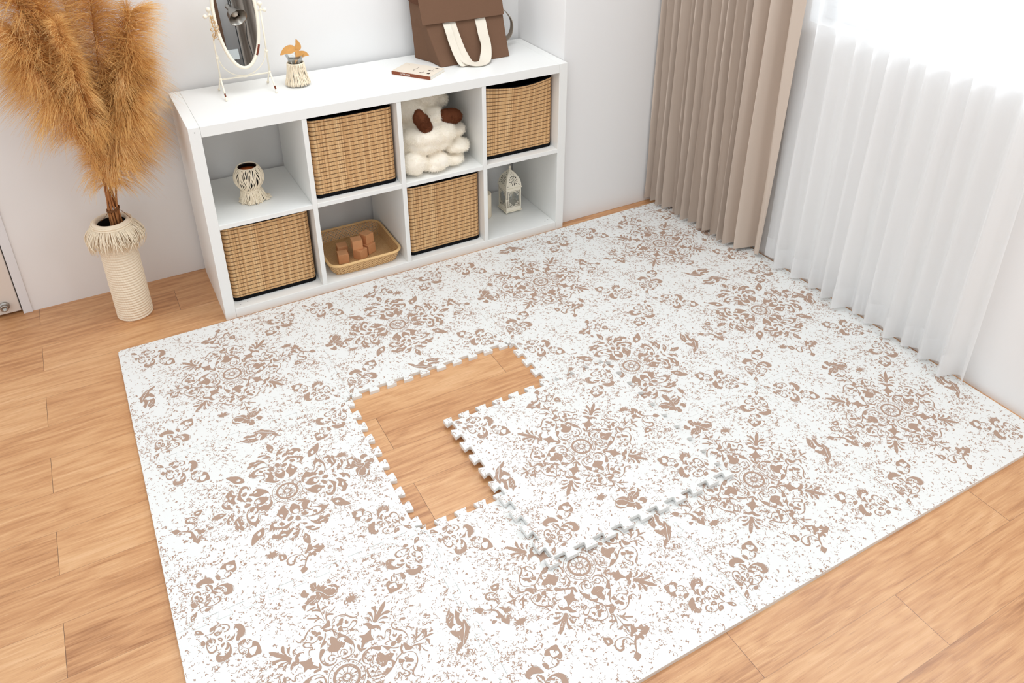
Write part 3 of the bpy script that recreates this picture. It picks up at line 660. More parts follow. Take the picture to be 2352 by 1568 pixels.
q=make_basket(.026); x,z=cell(3,0); q.location=(x+.011,SY+.042,z); tag(q,'woven bamboo basket with bulging front in the top right compartment','basket',GB)
# ================================================================== rope vase + pampas
VX,VY=.064,.262
vase=thing('rope_vase','tall cylindrical floor vase wrapped in cream rope with a fringed collar','vase',(VX,VY,0))
b=MB(); nr=33; pit=.0106; nj=nr*6; na=220
def rp(i,j):
    z=j/6*pit; f=(j%6)/6; k=j//6
    a=2*PI*i/na; bulge=math.sin(PI*f)
    r=.0585+.0042*abs(bulge)**.55+.0007*math.sin(46*a+f*5.5+k*1.3)*bulge
    return (r*math.cos(a),r*math.sin(a),z)
b.grid(na,nj+1,rp,cu=True)
b.add([(.0585*math.cos(2*PI*i/48),.0585*math.sin(2*PI*i/48),.0005) for i in range(48)],[tuple(range(47,-1,-1))])
b.build('rope_body',M['rope'],vase)
b=MB(); b.lathe([(.058,.345),(.060,.37),(.064,.378),(.0655,.386),(.064,.393),(.061,.398),(.056,.401),(.050,.398),(.0485,.39),(.048,.25),(.047,.06),(0,.055)],72); b.build('collar',M['rope'],vase)
b=MB(); b.lathe([(.0475,.386),(.047,.30),(.046,.10),(0,.09)],48); b.build('hollow_shade',M['dark'],vase)  # near-black shell inside the collar, shade of the hollow as colour
b=MB()
for ring_z,ring_r in ((.383,.0668),(.391,.0662)):
    b.tube([(ring_r*math.cos(2*PI*i/64),ring_r*math.sin(2*PI*i/64),ring_z+.0006*math.sin(i*2.4)) for i in range(65)],.0026,6)
b.build('collar_braid',M['fringe'],vase)
b=MB(); rn=random.Random(3)
for k in range(520):
    a=rn.random()*2*PI; L=.058+.036*rn.random(); sw=rn.gauss(0,.13); out=.015+.016*rn.random(); lump=.008*math.sin(11*a)
    pts=[];ws=[];nn=[]
    for s in range(6):
        t=s/5; aa=a+sw*t*t+.02*math.sin(5*t+k); r=.0665+lump*t+out*math.sin(t*PI*.72); z=.382-L*t**1.08
        pts.append((r*math.cos(aa),r*math.sin(aa),z))
    b.tube(pts,[.0013,.0015,.0014,.0013,.0011,.0006],4)
b.build('fringe',M['fringe'],vase)

pam=thing('pampas_bunch','tied bunch of fluffy golden dried pampas grass standing in the rope vase','dried flowers',(VX,VY,.06))
O=Vector((VX,VY,.06))
specs=[ # base, tip, strand length, count, droop, opening
 ((.045,.28,.80),(-.070,.27,1.36),.225,6500,.50,1.45),
 ((.060,.24,.78),(.00,.23,1.45),.170,4200,.40,1.0),
 ((.120,.28,.70),(.205,.28,1.45),.190,4600,.45,1.2),
 ((.115,.265,.60),(.270,.27,1.10),.215,7500,.62,1.55),
 ((.078,.225,.545),(.035,.19,.84),.120,3400,.75,1.0),
 ((.104,.225,.56),(.215,.21,.84),.150,4200,.75,1.35),
 ((.090,.33,.72),(.10,.34,1.40),.170,2600,.40,.9),
 ((.090,.20,.72),(.060,.15,1.12),.110,3600,1.0,1.1),
 ((.050,.25,.74),(-.060,.22,1.10),.205,5200,.60,1.5),
 ((.140,.25,.66),(.255,.24,.98),.185,4600,.72,1.6),
]
rn=random.Random(11)
for q,(bs,tp,SL,cnt,dr,op) in enumerate(specs):
    bs=Vector(bs);tp=Vector(tp)
    st=MB()
    foot=Vector((VX+.022*math.cos(q*.9),VY+.022*math.sin(q*.9),.075)); mid=Vector((VX+.016+.015*math.cos(q*.628),VY+.015*math.sin(q*.628),.44))
    path=spline([foot-O,mid-O,bs-O,bs.lerp(tp,.5)-O+Vector((0,0,.01)),tp-O],6)
    st.tube(path,[lerp(.0042,.0010,i/(len(path)-1)) for i in range(len(path))],6)
    st.build('stem',M['stem'],pam)
    ax=(tp-bs); ax.normalize(); u=ax.orthogonal().normalized(); w=ax.cross(u)
    f=MB()
    NT=31; tufts=[(rn.random()**.8,rn.random()*2*PI,rn.uniform(-.35,.35),rn.uniform(.75,1.12)) for _ in range(NT*3)]
    for k in range(cnt):
        tt,tph,tsw,tl=tufts[rn.randrange(len(tufts))]
        t=min(1,max(0,tt+rn.gauss(0,.05))); base=bs.lerp(tp,t)-O
        ph=tph+rn.gauss(0,.20); rad=u*math.cos(ph)+w*math.sin(ph)
        spread=lerp(1.15,.40,t)*op*rn.uniform(.75,1.15)
        d=(ax*rn.uniform(.38,.72)+rad*spread).normalized()
        L=SL*tl*rn.uniform(.55,1.0)*(1-.40*t)*(.5+.5*min(1,t*4+.3))
        side=d.cross(Vector((0,0,1)))
        if side.length<.1: side=u.copy()
        side.normalize(); cv=tsw+rn.gauss(0,.10)
        pts=[];nn=[]; tw=rn.random()*PI; nd=(side*math.cos(tw)+d.cross(side)*math.sin(tw))
        for s in range(6):
            x=s/5
            p=base+d*L*x+side*cv*L*x*x+Vector((0,0,-1))*dr*L*x**2.3*min(1.1,spread)
            p+=nd*.0022*math.sin(x*9+k)
            wp=p+O
            if wp.y>WALL_Y-.006: p.y=WALL_Y-.006-O.y-.001*rn.random()
            if wp.z<TOPZ+.006 and wp.x>SX-.008 and wp.y>SY-.01: p.x=SX-.009-O.x
            pts.append(p); nn.append(nd)
        f.ribbon(pts,[.0006,.0009,.0010,.0010,.0008,.0003],nn)
    f.build('plume',M['pampas'],pam)
b=MB()
for k,(zz) in enumerate((.435,.4395)):
    b.tube([(VX+.016+.0205*math.cos(2*PI*i/24)-O.x,VY+.0205*math.sin(2*PI*i/24)-O.y,zz-O.z+.004*math.cos(2*PI*i/24)) for i in range(25)],.0022,6)
b.tube(spline([Vector((VX+.034,VY-.012,.437))-O,Vector((VX+.046,VY-.02,.425))-O,Vector((VX+.062,VY-.022,.400))-O,Vector((VX+.056,VY-.024,.412))-O],5),.0010,5)
b.tube(spline([Vector((VX+.002,VY-.012,.437))-O,Vector((VX-.012,VY-.02,.425))-O,Vector((VX-.030,VY-.024,.412))-O],5),.0008,5)
b.build('binding_twine',M['tie'],pam)

# ================================================================== vanity mirror
mx,my=.609,.309
mir=thing('vanity_mirror','cream metal tilting oval mirror on a scrolled stand, on top of the shelf','mirror',(mx,my,TOPZ))
for s in (-1,1):
    m=MB()
    m.tube([(s*.087,0,.056),(s*.087,0,.30)],.0029,10)
    for zz in (.062,.14,.292): m.lathe([(.0028,zz-.005),(.0048,zz-.002),(.0048,zz+.002),(.0028,zz+.005)],14,(s*.087,0))
    m.build('post',M['cream'],mir)
    m=MB(); m.lathe([(0,.299),(.004,.300),(.003,.304)],12,(s*.087,0)); m.ball((s*.087,0,.311),.0085); m.build('finial',M['cream'],mir)
    m=MB(); m.tube([(s*.078,0,.288),(s*.097,0,.288)],.0024,8); m.ball((s*.101,0,.288),.0078); m.build('pivot_knob',M['cream'],mir)
    for f in (-1,1):
        m=MB(); pth=spline([(s*.087,0,.060),(s*.0875,f*.016,.052),(s*.088,f*.036,.034),(s*.0885,f*.050,.016),(s*.089,f*.060,.0055),(s*.089,f*.066,.0045)],6)
        m.tube(pth,[lerp(.0032,.0026,i/(len(pth)-1)) for i in range(len(pth))],8); m.ball((s*.089,f*.063,.0050),.0050); m.build('foot',M['cream'],mir)
        m=MB(); m.tube([pth[16]+Vector((0,f*.0004,.0008)),pth[20]+Vector((0,f*.0004,.0008))],.0029,8); m.build('worn_patch',M['rust'],mir)
m=MB(); m.tube([(-.087,0,.060),(.087,0,.060)],.0030,10); m.lathe([(.003,-.008),(.005,-.004),(.005,.004),(.003,.008)],12)
for i in range(len(m.v)-48,len(m.v)):
    x,y,z=m.v[i]; m.v[i]=(z,y,x+.060)
m.build('cross_bar',M['cream'],mir)
m=MB(); m.tube([(.083*math.cos(PI+PI*i/28),0,.150+.087*math.sin(PI+PI*i/28)) for i in range(29)],.0017,8); m.build('lower_arc',M['cream'],mir)
TILT=R(9.5); A_,B_=.0722,.190
def mp(x,z,y=0):   # mirror local, tilted about the pivot
    return (x, y*math.cos(TILT)+z*math.sin(TILT), .288+z*math.cos(TILT)-y*math.sin(TILT))
fr=MB(); fr.tube([mp(A_*math.cos(2*PI*i/72),B_*math.sin(2*PI*i/72)) for i in range(73)],.0062,10,caps=False); fro=fr.build('mirror_frame',M['cream'],mir)
m=MB(); m.tube([mp(A_*1.012*math.cos(a),B_*1.01*math.sin(a),-.0012) for a in [R(d) for d in (-52,-48,-44,-40,-37)]],.0055,10); m.build('worn_patch',M['rust'],fro)
m=MB(); m.add([mp((A_-.003)*math.cos(2*PI*i/72),(B_-.003)*math.sin(2*PI*i/72),-.001) for i in range(72)],[tuple(range(72))]); m.build('mirror_glass',M['mirror'],mir)
m=MB(); m.add([mp((A_-.002)*math.cos(2*PI*i/72),(B_-.002)*math.sin(2*PI*i/72),.003) for i in range(72)],[tuple(range(71,-1,-1))]); m.build('mirror_back',M['cream'],mir)
m=MB()
def spiral(cx,cz,r,t0,t1,sg=1,n=26):
    return [(cx+sg*r*(1-.75*i/n)*math.cos(lerp(t0,t1,i/n)),-.004-.0006*i/n,cz+r*(1-.75*i/n)*math.sin(lerp(t0,t1,i/n))) for i in range(n+1)]
for cx,cz,r,a,e,sg in ((-.080,.222,.0150,-1.2,7.,1),(-.074,.248,.0110,1.2,-6.,1),(-.088,.246,.0100,1.6,8.,-1),(-.082,.270,.0085,-1,6,1),(-.070,.232,.0090,2,8,1),(-.084,.286,.0060,2,9,-1)):
    m.tube([(x,y-.010,z) for x,y,z in spiral(cx,cz,r,a,e,sg)],.0014,6)
m.tube(spline([(-.087,-.004,.205),(-.078,-.012,.235),(-.084,-.013,.262),(-.084,-.006,.292)],6),.0016,6)
m.build('scroll_ornament',M['gilt'],mir)

# ================================================================== jar with fringe skirt and dried leaves
jar=thing('bud_vase','small glass bud vase in a cream fringed skirt beside the oval mirror','vase',(.792,.300,TOPZ))
m=MB(); m.lathe([(0,.001),(.030,.001),(.032,.006),(.031,.03),(.028,.06),(.025,.075),(.024,.085),(.027,.10),(.033,.113),(.0342,.115),(.0335,.1155),(.026,.101),(.0228,.087),(.024,.073),(.0285,.05),(.0300,.01),(0,.006)],48); m.build('glass_body',M['glass'],jar)
m=MB(); rn=random.Random(5)
for k in range(150):
    a=2*PI*k/150+rn.gauss(0,.03); ph=rn.random()*6
    pts=[]
    for s in range(9):
        t=s/8; r=.0290+.0045*t+.0105*t*t+.0022*math.sin(5*t+ph); aa=a+.09*math.sin(4*t+ph)
        pts.append((r*math.cos(aa),r*math.sin(aa),lerp(.084,.004+.004*rn.random(),t)))
    m.tube(pts,[.0015]*7+[.0017,.0012],5)
m.tube([(.0292*math.cos(2*PI*i/40),.0292*math.sin(2*PI*i/40),.084) for i in range(41)],.003,6)
m.build('fringe_skirt',M['fringe'],jar)
sprig=thing('dried_leaf_sprig','sprig of four orange dried leaves standing in the small fringed bud vase','dried flowers',(.792,.300,TOPZ+.01))
def leaf(mb,pts,width,nrm):
    sp=spline(pts,5); n=len(sp)
    vs=[];nn=Vector(nrm).normalized()
    for i,p in enumerate(sp):
        t=i/(n-1); w=width*(math.sin(PI*min(1,t**.8*.97+.03)))**.75
        d=(sp[min(i+1,n-1)]-sp[max(i-1,0)]).normalized(); sd=d.cross(nn).normalized()
        vs+= [p-sd*w+nn*.0015,p+nn*.0,p+sd*w+nn*.0015]
    fs=[]
    for i in range(n-1):
        for k in (0,1): fs.append((3*i+k,3*i+k+1,3*i+k+4,3*i+k+3))
    mb.add(vs,fs,0,True)
for pts,w in (([(.006,-.002,.123),(-.010,-.004,.128),(-.030,-.006,.126),(-.053,-.006,.112)],.0155),
              ([(.006,0,.123),(.014,.001,.128),(.018,.003,.138),(.014,.006,.160)],.0125),
              ([(.004,-.006,.104),(.016,-.010,.106),(.034,-.012,.106),(.050,-.012,.098)],.0125),
              ([(.006,-.002,.123),(.011,-.008,.112),(.006,-.012,.096),(-.006,-.012,.074)],.0085)):
    m=MB(); leaf(m,pts,w,(0,-1,.35)); m.build('leaf',M['leafdry'],sprig,solid=.0008)
m=MB(); m.tube(spline([(0,.004,.0),(.002,.002,.06),(.006,-.001,.124)],5),.0013,6); m.build('stem',M['stem'],sprig)

# ================================================================== book
def text_mesh(name,body,size,mat,parent,loc,rot,extr=.0001,align='CENTER'):
    cu=bpy.data.curves.new(name,'FONT'); cu.body=body; cu.size=size; cu.align_x=align; cu.align_y='CENTER'; cu.extrude=extr
    t=bpy.data.objects.new(name,cu); C.objects.link(t)
    dg=bpy.context.evaluated_depsgraph_get(); me=bpy.data.meshes.new_from_object(t.evaluated_get(dg))
    bpy.data.objects.remove(t); me.materials.clear(); me.materials.append(mat)
    o=bpy.data.objects.new(name,me); link(o,parent); o.location=loc; o.rotation_euler=rot; return o
bang=math.atan2(.108-.247,1.248-1.144); BL,BWd,BT=.172,.112,.0135
book=thing('book','thin cream paperback with brown spine lying flat in front of the bag','book',(1.144,.247,TOPZ),bang)
m=MB(); m.box(.0015,BL-.0015,.002,BWd-.001,.0011,BT-.0011); m.build('pages',M['paper'],book)
cvr=MB(); cvr.box(0,BL,0,BWd,BT-.001,BT)
m=MB(); m.box(0,BL,0,BWd,0,.001); m.build('back_cover',M['cover'],book)
m=MB(); m.box(0,BL,-.0012,0,0,BT); m.build('spine',M['spine'],book,bevel=.0004)
text_mesh('spine_title','I LOVE YOU',.0085,M['paper'],book,(.060,-.0014,BT*.5),(PI/2,0,0))
m=cvr; zc=BT+.0001
for x0,x1,y0,y1 in ((.108,.120,.024,.030),(.118,.121,.026,.040),(.140,.152,.024,.034),(.146,.149,.030,.042),(.125,.150,.062,.066),(.130,.135,.060,.068),(.142,.145,.060,.069),(.139,.141,.080,.083),(.140,.155,.093,.097),(.144,.148,.089,.101),(.150,.158,.098,.100),(.072,.076,.040,.046),(.074,.0755,.046,.064),(.075,.077,.066,.080),(.020,.0225,.096,.099)):
    m.add([(x0,y0,zc),(x1,y0,zc),(x1,y1,zc),(x0,y1,zc)],[(0,1,2,3)],1)
m.build('cover',[M['cover'],M['ink']],book)

# ================================================================== bag
bag=thing('canvas_bag','brown canvas satchel bag with cream handle loop on the right of the shelf top','bag',(1.48,.31,TOPZ))
BO=Vector((1.48,.31,TOPZ)); BH2=.40
def bag_sec(t):
    """front-left, front-right, back-right, mid-gusset..., at height fraction t"""
    z=BH2*t
    yf=lerp(.225,.366,t**.85); yb=lerp(.392,.412,t)
    xl=lerp(1.345,1.308,min(1,t*2.2)); xr=lerp(1.655,1.664,t)
    xlb=lerp(1.302,1.286,t); xrb=lerp(1.672,1.682,t)
    g=.020*math.sin(PI*min(1,.25+t*.8))
    ym=(yf+yb)/2
    return [(xl,yf,z),(lerp(xl,xr,.25),yf-.004*math.sin(PI*t),z),(lerp(xl,xr,.5),yf-.006*math.sin(PI*t),z),(lerp(xl,xr,.75),yf-.004*math.sin(PI*t),z),(xr,yf,z),(xr-g+.005,ym,z),(xrb,yb,z),(lerp(xlb,xrb,.5),yb,z),(xlb,yb,z),(xl-.022+g*.9,ym,z)]
m=MB(); secs=[bag_sec(k/9) for k in range(10)]
m.grid(10,10,lambda i,j:tuple(Vector(secs[j][i])-Vector((1.48,.31,0))),cu=True,smooth=False)
m.add([tuple(Vector(p)-Vector((1.48,.31,0))) for p in secs[0]],[tuple(range(9,-1,-1))])
m.build('bag_body',M['bag'],bag,weld=True,bevel=.004)
m=MB(); fl=[]
for t,dx in ((1.03,0),(.90,.0),(.75,.0),(.60,.0),(.405,.004)):
    s=bag_sec(min(t,1)); yo=-.010
    fl.append([(s[0][0]-.012-dx,s[0][1]+yo,BH2*t),(s[2][0],s[2][1]+yo,BH2*t),(s[4][0]-.002,s[4][1]+yo,BH2*t)])
fl.insert(0,[(1.29,.415,BH2*1.03),(1.48,.42,BH2*1.04),(1.67,.415,BH2*1.03)])
m.grid(len(fl),3,lambda i,j:tuple(Vector(fl[i][j])-Vector((1.48,.31,0))),smooth=True); m.build('flap',M['bag'],bag,solid=.0035,bevel=.0008)
m=MB()  # folded side of the flap on the left
sd=[[(1.287,.405,BH2*t),(1.290,.36,BH2*t-.006),(lerp(1.300,1.306,t),bag_sec(t)[0][1]-.004,BH2*t-.01)] for t in (1.0,.86,.72,.60)]
m.grid(4,3,lambda i,j:tuple(Vector(sd[i][j])-Vector((1.48,.31,0)))); m.build('flap_side',M['bagdark'],bag,solid=.003)
def ribbon_strap(name,ctrl,width,mat,parent,org,solid=.0028):
    pts=spline([c[0] for c in ctrl],7); nd=spline([c[1] for c in ctrl],7)
    m=MB(); m.ribbon([p-org for p in pts],[width]*len(pts),[n.normalized() for n in nd]); return m.build(name,mat,parent,solid=solid)
ZB=TOPZ
hs=ribbon_strap('handle',[((1.416,.288,ZB+.160),(1,0,0)),((1.416,.272,ZB+.142),(1,0,0)),((1.421,.248,ZB+.100),(1,-.05,0)),((1.430,.224,ZB+.055),(1,-.1,.0)),((1.444,.204,ZB+.024),(.85,.4,.15)),((1.464,.186,ZB+.010),(.45,.9,.05)),
  ((1.490,.180,ZB+.0065),(0,1,.03)),((1.516,.188,ZB+.010),(-.45,.9,.05)),((1.535,.208,ZB+.028),(-.9,.3,.15)),((1.548,.232,ZB+.064),(-1,-.1,0)),((1.546,.252,ZB+.104),(-1,-.05,0)),((1.548,.274,ZB+.142),(-1,0,0)),((1.548,.288,ZB+.160),(-1,0,0))],.046,M['strap'],bag,BO)
ribbon_strap('handle',[((1.400,.287,ZB+.158),(1,0,0)),((1.396,.258,ZB+.138),(1,0,0)),((1.402,.238,ZB+.092),(1,0,0)),((1.412,.212,ZB+.042),(1,0,.1)),((1.424,.194,ZB+.012),(1,.1,.1)),((1.436,.188,ZB+.0045),(1,.1,.0))],.030,M['strap'],bag,BO)
m=MB()
for x,z in ((.0,.000),(.006,.003),(.003,-.005),(-.004,-.003)): m.box(1.430+x-1.48,1.4335+x-1.48,.1935-.31,.1945-.31,.012+z,.0145+z)
m.build('strap_print',M['ink'],bag)
ribbon_strap('shoulder_strap',[((1.668,.385,ZB+.165),(0,1,0)),((1.705,.375,ZB+.155),(.2,1,0)),((1.738,.365,ZB+.105),(.1,1,.1)),((1.728,.358,ZB+.050),(0,1,.1)),((1.686,.362,ZB+.018),(-.1,1,.2)),((1.668,.352,ZB+.012),(-.1,1,.2))],.026,M['greystrap'],bag,BO)

# ================================================================== fringed candle holder
x0,z0=cell(0,0); hx,hy=.541,.190
mac=thing('candle_holder','round candle holder covered in knotted cream strings, in the top left compartment','candle holder',(hx,hy,z0))
m=MB(); m.lathe([(0,.004),(.030,.004),(.033,.012),(.026,.040),(.024,.05),(.034,.062),(.046,.080),(.0485,.096),(.045,.115),(.037,.130),(.0345,.136),(.033,.1365),(.033,.133),(.040,.115),(.043,.096),(.038,.075),(0,.068)],40); m.build('bowl',M['blackglaze'],mac)
m=MB(); m.lathe([(0,.121),(.0375,.121),(.0385,.09)],32); m.build('candle_wax',M['orange'],mac)
m=MB(); rn=random.Random(9)
prof=[(.0355,.1375),(.042,.128),(.049,.113),(.0525,.098),(.051,.082),(.043,.066),(.034,.054),(.0325,.047)]
m.tube([(.0355*math.cos(2*PI*i/40),.0355*math.sin(2*PI*i/40),.1375) for i in range(41)],.0022,6)
for k in range(82):
    a=2*PI*k/82+rn.gauss(0,.02); ph=rn.random()*6
    pts=[((r+.0006)*math.cos(a+.075*math.sin(j*1.25+ph)),(r+.0006)*math.sin(a+.075*math.sin(j*1.25+ph)),z) for j,(r,z) in enumerate(prof)]
    m.tube(spline(pts,3),.0019,5)
for zz,rr in ((.050,.0335),(.0465,.0340)): m.tube([(rr*math.cos(2*PI*i/32),rr*math.sin(2*PI*i/32),zz) for i in range(33)],.0024,6)
m.build('string_cover',M['fringe'],mac)
m=MB()
for k in range(190):
    a=rn.random()*2*PI; L=.050+.012*rn.random(); r1=.037+.010*rn.random()
    if .0<((a+.55)%(2*PI))<.75: L*=1.45; r1+=.020
    pts=[]
    for s in range(7):
        t=s/6; r=lerp(.034,r1,t**.8)+.0015*math.sin(7*t+k); aa=a+.12*math.sin(3*t+k)
        z=max(.0022+.001*(k%4),.048-L*t); 
        if z<.006: r+=.004*(t)
        pts.append((r*math.cos(aa),r*math.sin(aa),z))
    m.tube(pts,[.0018]*6+[.0010],5)
m.build('string_fringe',M['fringe'],mac)

# ================================================================== rattan tray and blocks
x1,z1=cell(1,1); tx,ty=.919,.214
tray=thing('rattan_tray','shallow woven rattan tray in the bottom row, holding wooden blocks','tray',(tx,ty,z1))
def rrect(hx_,hy_,r,n=8,m_=10):
    p=[]
    for (cx,cy,a0) in ((hx_-r,-hy_+r,-PI/2),(hx_-r,hy_-r,0),(-hx_+r,hy_-r,PI/2),(-hx_+r,-hy_+r,PI)):
        for k in range(n): a=a0+PI/2*k/(n-1); p.append((cx+r*math.cos(a),cy+r*math.sin(a)))
    out=[]
    for a,b_ in zip(p,p[1:]+p[:1]):
        d=math.hypot(b_[0]-a[0],b_[1]-a[1]); k=max(1,int(d/.02))
        for i in range(k): out.append((lerp(a[0],b_[0],i/k),lerp(a[1],b_[1],i/k)))
    return out
HX,HY=.148,.152
per=rrect(HX,HY,.045); L=[0]
for a,b_ in zip(per,per[1:]+per[:1]): L.append(L[-1]+math.hypot(b_[0]-a[0],b_[1]-a[1]))
n=len(per)
m=MB(); m.grid(n,5,lambda i,j:(per[i][0]*lerp(.90,1,(j/4)**.7),per[i][1]*lerp(.90,1,(j/4)**.7),lerp(.003,.050,j/4)),cu=True,uv=lambda i,j:(L[i],j/4*.052)); m.build('woven_side',M['weave'],tray,solid=.0022)
m=MB(); m.grid(14,14,lambda i,j:((lerp(-1,1,i/13))*HX*.915*math.sqrt(1-.16*lerp(-1,1,j/13)**4),(lerp(-1,1,j/13))*HY*.915*math.sqrt(1-.16*lerp(-1,1,i/13)**4),.003),uv=lambda i,j:(i/13*.27,j/13*.28)); m.build('woven_floor',M['weavefine'],tray,solid=.002)
m=MB()
def rim(k,z,rad): m.tube([(per[i%n][0]*k,per[i%n][1]*k,z) for i in range(n+1)],rad,8,caps=False)
rim(1.012,.0495,.0040); rim(1.0,.0525,.0036); rim(.986,.0495,.0034); m.build('rim',M['rattanrim'],tray)
BS=.0415; zb=z1+.0045
GBk='wooden blocks in the rattan tray'
for x,y,rz,zl,label in (
   (.849,.169,-8,0,'wooden block at the front left of the tray, nearest the left divider'),
   (.866,.232,-6,0,'wooden block behind the front left block in the tray'),
   (.921,.164,31,0,'wooden block at the bottom front, its corner facing out, carrying another block'),
   (.966,.192,28,0,'wooden block at the right of the heap, carrying the rightmost upper block'),
   (.914,.178,-7,1,'upper wooden block in the middle of the heap'),
   (.966,.206,24,1,'rightmost upper wooden block of the heap')):
    m=MB(); h=BS/2; m.box(-h,h,-h,h,0,BS); ob=m.build('wooden_block',M['block'],None,bevel=.0012)
    ob.location=(x,y,zb+zl*(BS+.0003)); ob.rotation_euler=(0,0,R(rz)); tag(ob,label,'block',GBk)

# ================================================================== plush
x2,z2=cell(2,0)
pl=thing('plush_blanket','fluffy cream plush with two brown dog ears, bundled in the top row compartment','plush',(1.25,.15,z2))
PO=Vector((1.25,.15,z2))
blobs=[((1.158,.102,.439),(.050,.049,.047)),((1.205,.108,.424),(.030,.036,.030)),((1.252,.094,.431),(.048,.042,.039)),((1.232,.080,.418),(.028,.026,.020)),((1.285,.110,.420),(.036,.042,.026)),
 ((1.328,.130,.416),(.050,.056,.024)),((1.350,.155,.463),(.064,.074,.028)),((1.360,.195,.516),(.054,.068,.031)),
 ((1.222,.146,.535),(.096,.086,.058)),((1.276,.154,.535),(.082,.082,.052)),((1.214,.128,.506),(.076,.064,.044)),((1.262,.138,.500),(.066,.066,.036)),
 ((1.272,.178,.592),(.052,.056,.040)),((1.245,.165,.580),(.05,.05,.036)),((1.180,.230,.625),(.080,.080,.064)),((1.250,.270,.642),(.100,.080,.056)),((1.150,.210,.500),(.045,.09,.09)),((1.250,.250,.480),(.13,.09,.085)),((1.325,.27,.62),(.055,.05,.036))]
def clampc(p):  # keep inside the compartment
    return Vector((min(max(p.x,x2+.006),x2+c_-.006),min(max(p.y,.050),SY+SD-.01),min(max(p.z,z2+.001),z2+c_-.012)))
def lump(p,s):
    nn=noise.noise(p*30)*.0050+noise.noise(p*80)*.0022
    return nn
def blob_mesh(bl,n=34,mm=22):
    mb=MB()
    for c0,sc in bl:
        c0=Vector(c0); vs=[];fs=[]
        for j in range(mm+1):
            for i in range(n):
                a=2*PI*i/n;t=PI*j/mm; d=Vector((math.sin(t)*math.cos(a),math.sin(t)*math.sin(a),math.cos(t)))
                p=c0+Vector((d.x*sc[0],d.y*sc[1],d.z*sc[2])); p+=d*lump(p,1); vs.append(clampc(p)-PO)
        for j in range(mm):
            for i in range(n): fs.append((j*n+i,(j+1)*n+i,(j+1)*n+(i+1)%n,j*n+(i+1)%n))
        mb.add(vs,fs,0,True)
    return mb
pb=blob_mesh(blobs); po=pb.build('plush_body',M['plush'],pl)
md=po.modifiers.new('merge','REMESH'); md.mode='VOXEL'; md.voxel_size=.0035; md.use_smooth_shade=True
md=po.modifiers.new('soft','SMOOTH'); md.iterations=3; md.factor=.5
def furry(bl,cnt,ln,seed,rot=None):
    rn=random.Random(seed); f=MB(); tot=sum(s[0]*s[1]+s[1]*s[2]+s[0]*s[2] for _,s in bl)
    for c0,s in bl:
        c0=Vector(c0); k=int(cnt*(s[0]*s[1]+s[1]*s[2]+s[0]*s[2])/tot)
        for _ in range(k):
            d=Vector((rn.gauss(0,1),rn.gauss(0,1)-.25,rn.gauss(0,1))).normalized()
            p=c0+Vector((d.x*s[0],d.y*s[1],d.z*s[2])); p+=d*lump(p,1)
            if any(((p.x-c[0])/e[0])**2+((p.y-c[1])/e[1])**2+((p.z-c[2])/e[2])**2<.93 for c,e in bl): continue
            if p.y>.30: continue
            nrm=Vector((d.x/s[0],d.y/s[1],d.z/s[2])).normalized()
            g=(nrm+Vector((rn.gauss(0,.45),rn.gauss(0,.45),rn.gauss(0,.45)-.2))).normalized()
            L=ln*rn.uniform(.5,1.1); q=p+g*L*.55; e=p+g*L+Vector((rn.gauss(0,.3),rn.gauss(0,.3),-.35))*L*.5
            w=g.orthogonal().normalized()
            f.ribbon([clampc(p-nrm*.001)-PO,clampc(q)-PO,clampc(e)-PO],[.0008,.0007,.0002],[w,w,w])
    return f
furry(blobs,60000,.0080,4).build('plush_pile',M['fur'],po)
def ear(name,pts,rad,seed):
    bl=[(tuple(lerp(Vector(pts[0]),Vector(pts[1]),k/4)),tuple(r*(.82+.22*math.sin(PI*(.25+.6*k/4))) for r in rad)) for k in range(5)]
    o=blob_mesh(bl,24,16).build('ear',M['ear'],pl); furry(bl,7000,.0045,seed).build('ear_pile',M['earfur'],o)
ear('ear',((1.184,.090,.632),(1.210,.088,.588)),(.026,.018,.030),21)
ear('ear',((1.318,.138,.592),(1.366,.160,.578)),(.030,.028,.033),22)

# ================================================================== lantern and candle
x3,z3=cell(3,1)
lan=thing('metal_lantern','small cream pierced metal lantern with scrolled windows in the bottom right compartment','lantern',(1.6625,.2435,z3))
h=.0375
for sx in (-1,1):
    for sy in (-1,1):
        m=MB(); m.lathe([(0,0),(.002,0),(.0045,.008),(.0045,.010),(0,.010)],10,(sx*(h-.003),sy*(h-.003))); m.build('foot',M['cream'],lan)
m=MB(); m.box(-h-.004,h+.004,-h-.004,h+.004,.009,.0125); m.box(-h,h,-h,h,.0125,.030); m.build('base',M['cream'],lan,bevel=.0008)
m=MB()
for sx in (-1,1):
    for sy in (-1,1): m.box(sx*h-(.006 if sx>0 else 0),sx*h+(.006 if sx<0 else 0),sy*h-(.006 if sy>0 else 0),sy*h+(.006 if sy<0 else 0),.030,.112)
m.box(-h,h,-h,h,.112,.124); m.box(-h-.004,h+.004,-h-.004,h+.004,.124,.1275); m.build('frame',M['cream'],lan,bevel=.0005)
def panel_curves(T):
    m=MB(); W=.027; z0,z1=.034,.109
    for (xa,za,xb,zb_) in ((-W,z0,W,z0),(-W,z1,W,z1),(-W,z0,-W,z1),(W,z0,W,z1)):
        m.tube([T(xa,za),T(xb,zb_)],.0024,4)
    for sx in (-1,1):
        for z,sg in ((z0,1),(z1,-1)):
            for flip in (0,1):
                pts=[]
                for k in range(19):
                    t=k/18; r=.0062*(1-.70*t); a=-2.2+t*6.6
                    px,pz=.0150+r*math.cos(a)*.95,.0072+r*math.sin(a)
                    if flip: px,pz=pz,px
                    pts.append(T(sx*(W-px),z+sg*pz))
                m.tube(pts,[.0015]*12+[.0012]*7,5)
            m.tube([T(sx*W,z),T(sx*(W-.0135),z+sg*.0135)],.0015,5)
    return m
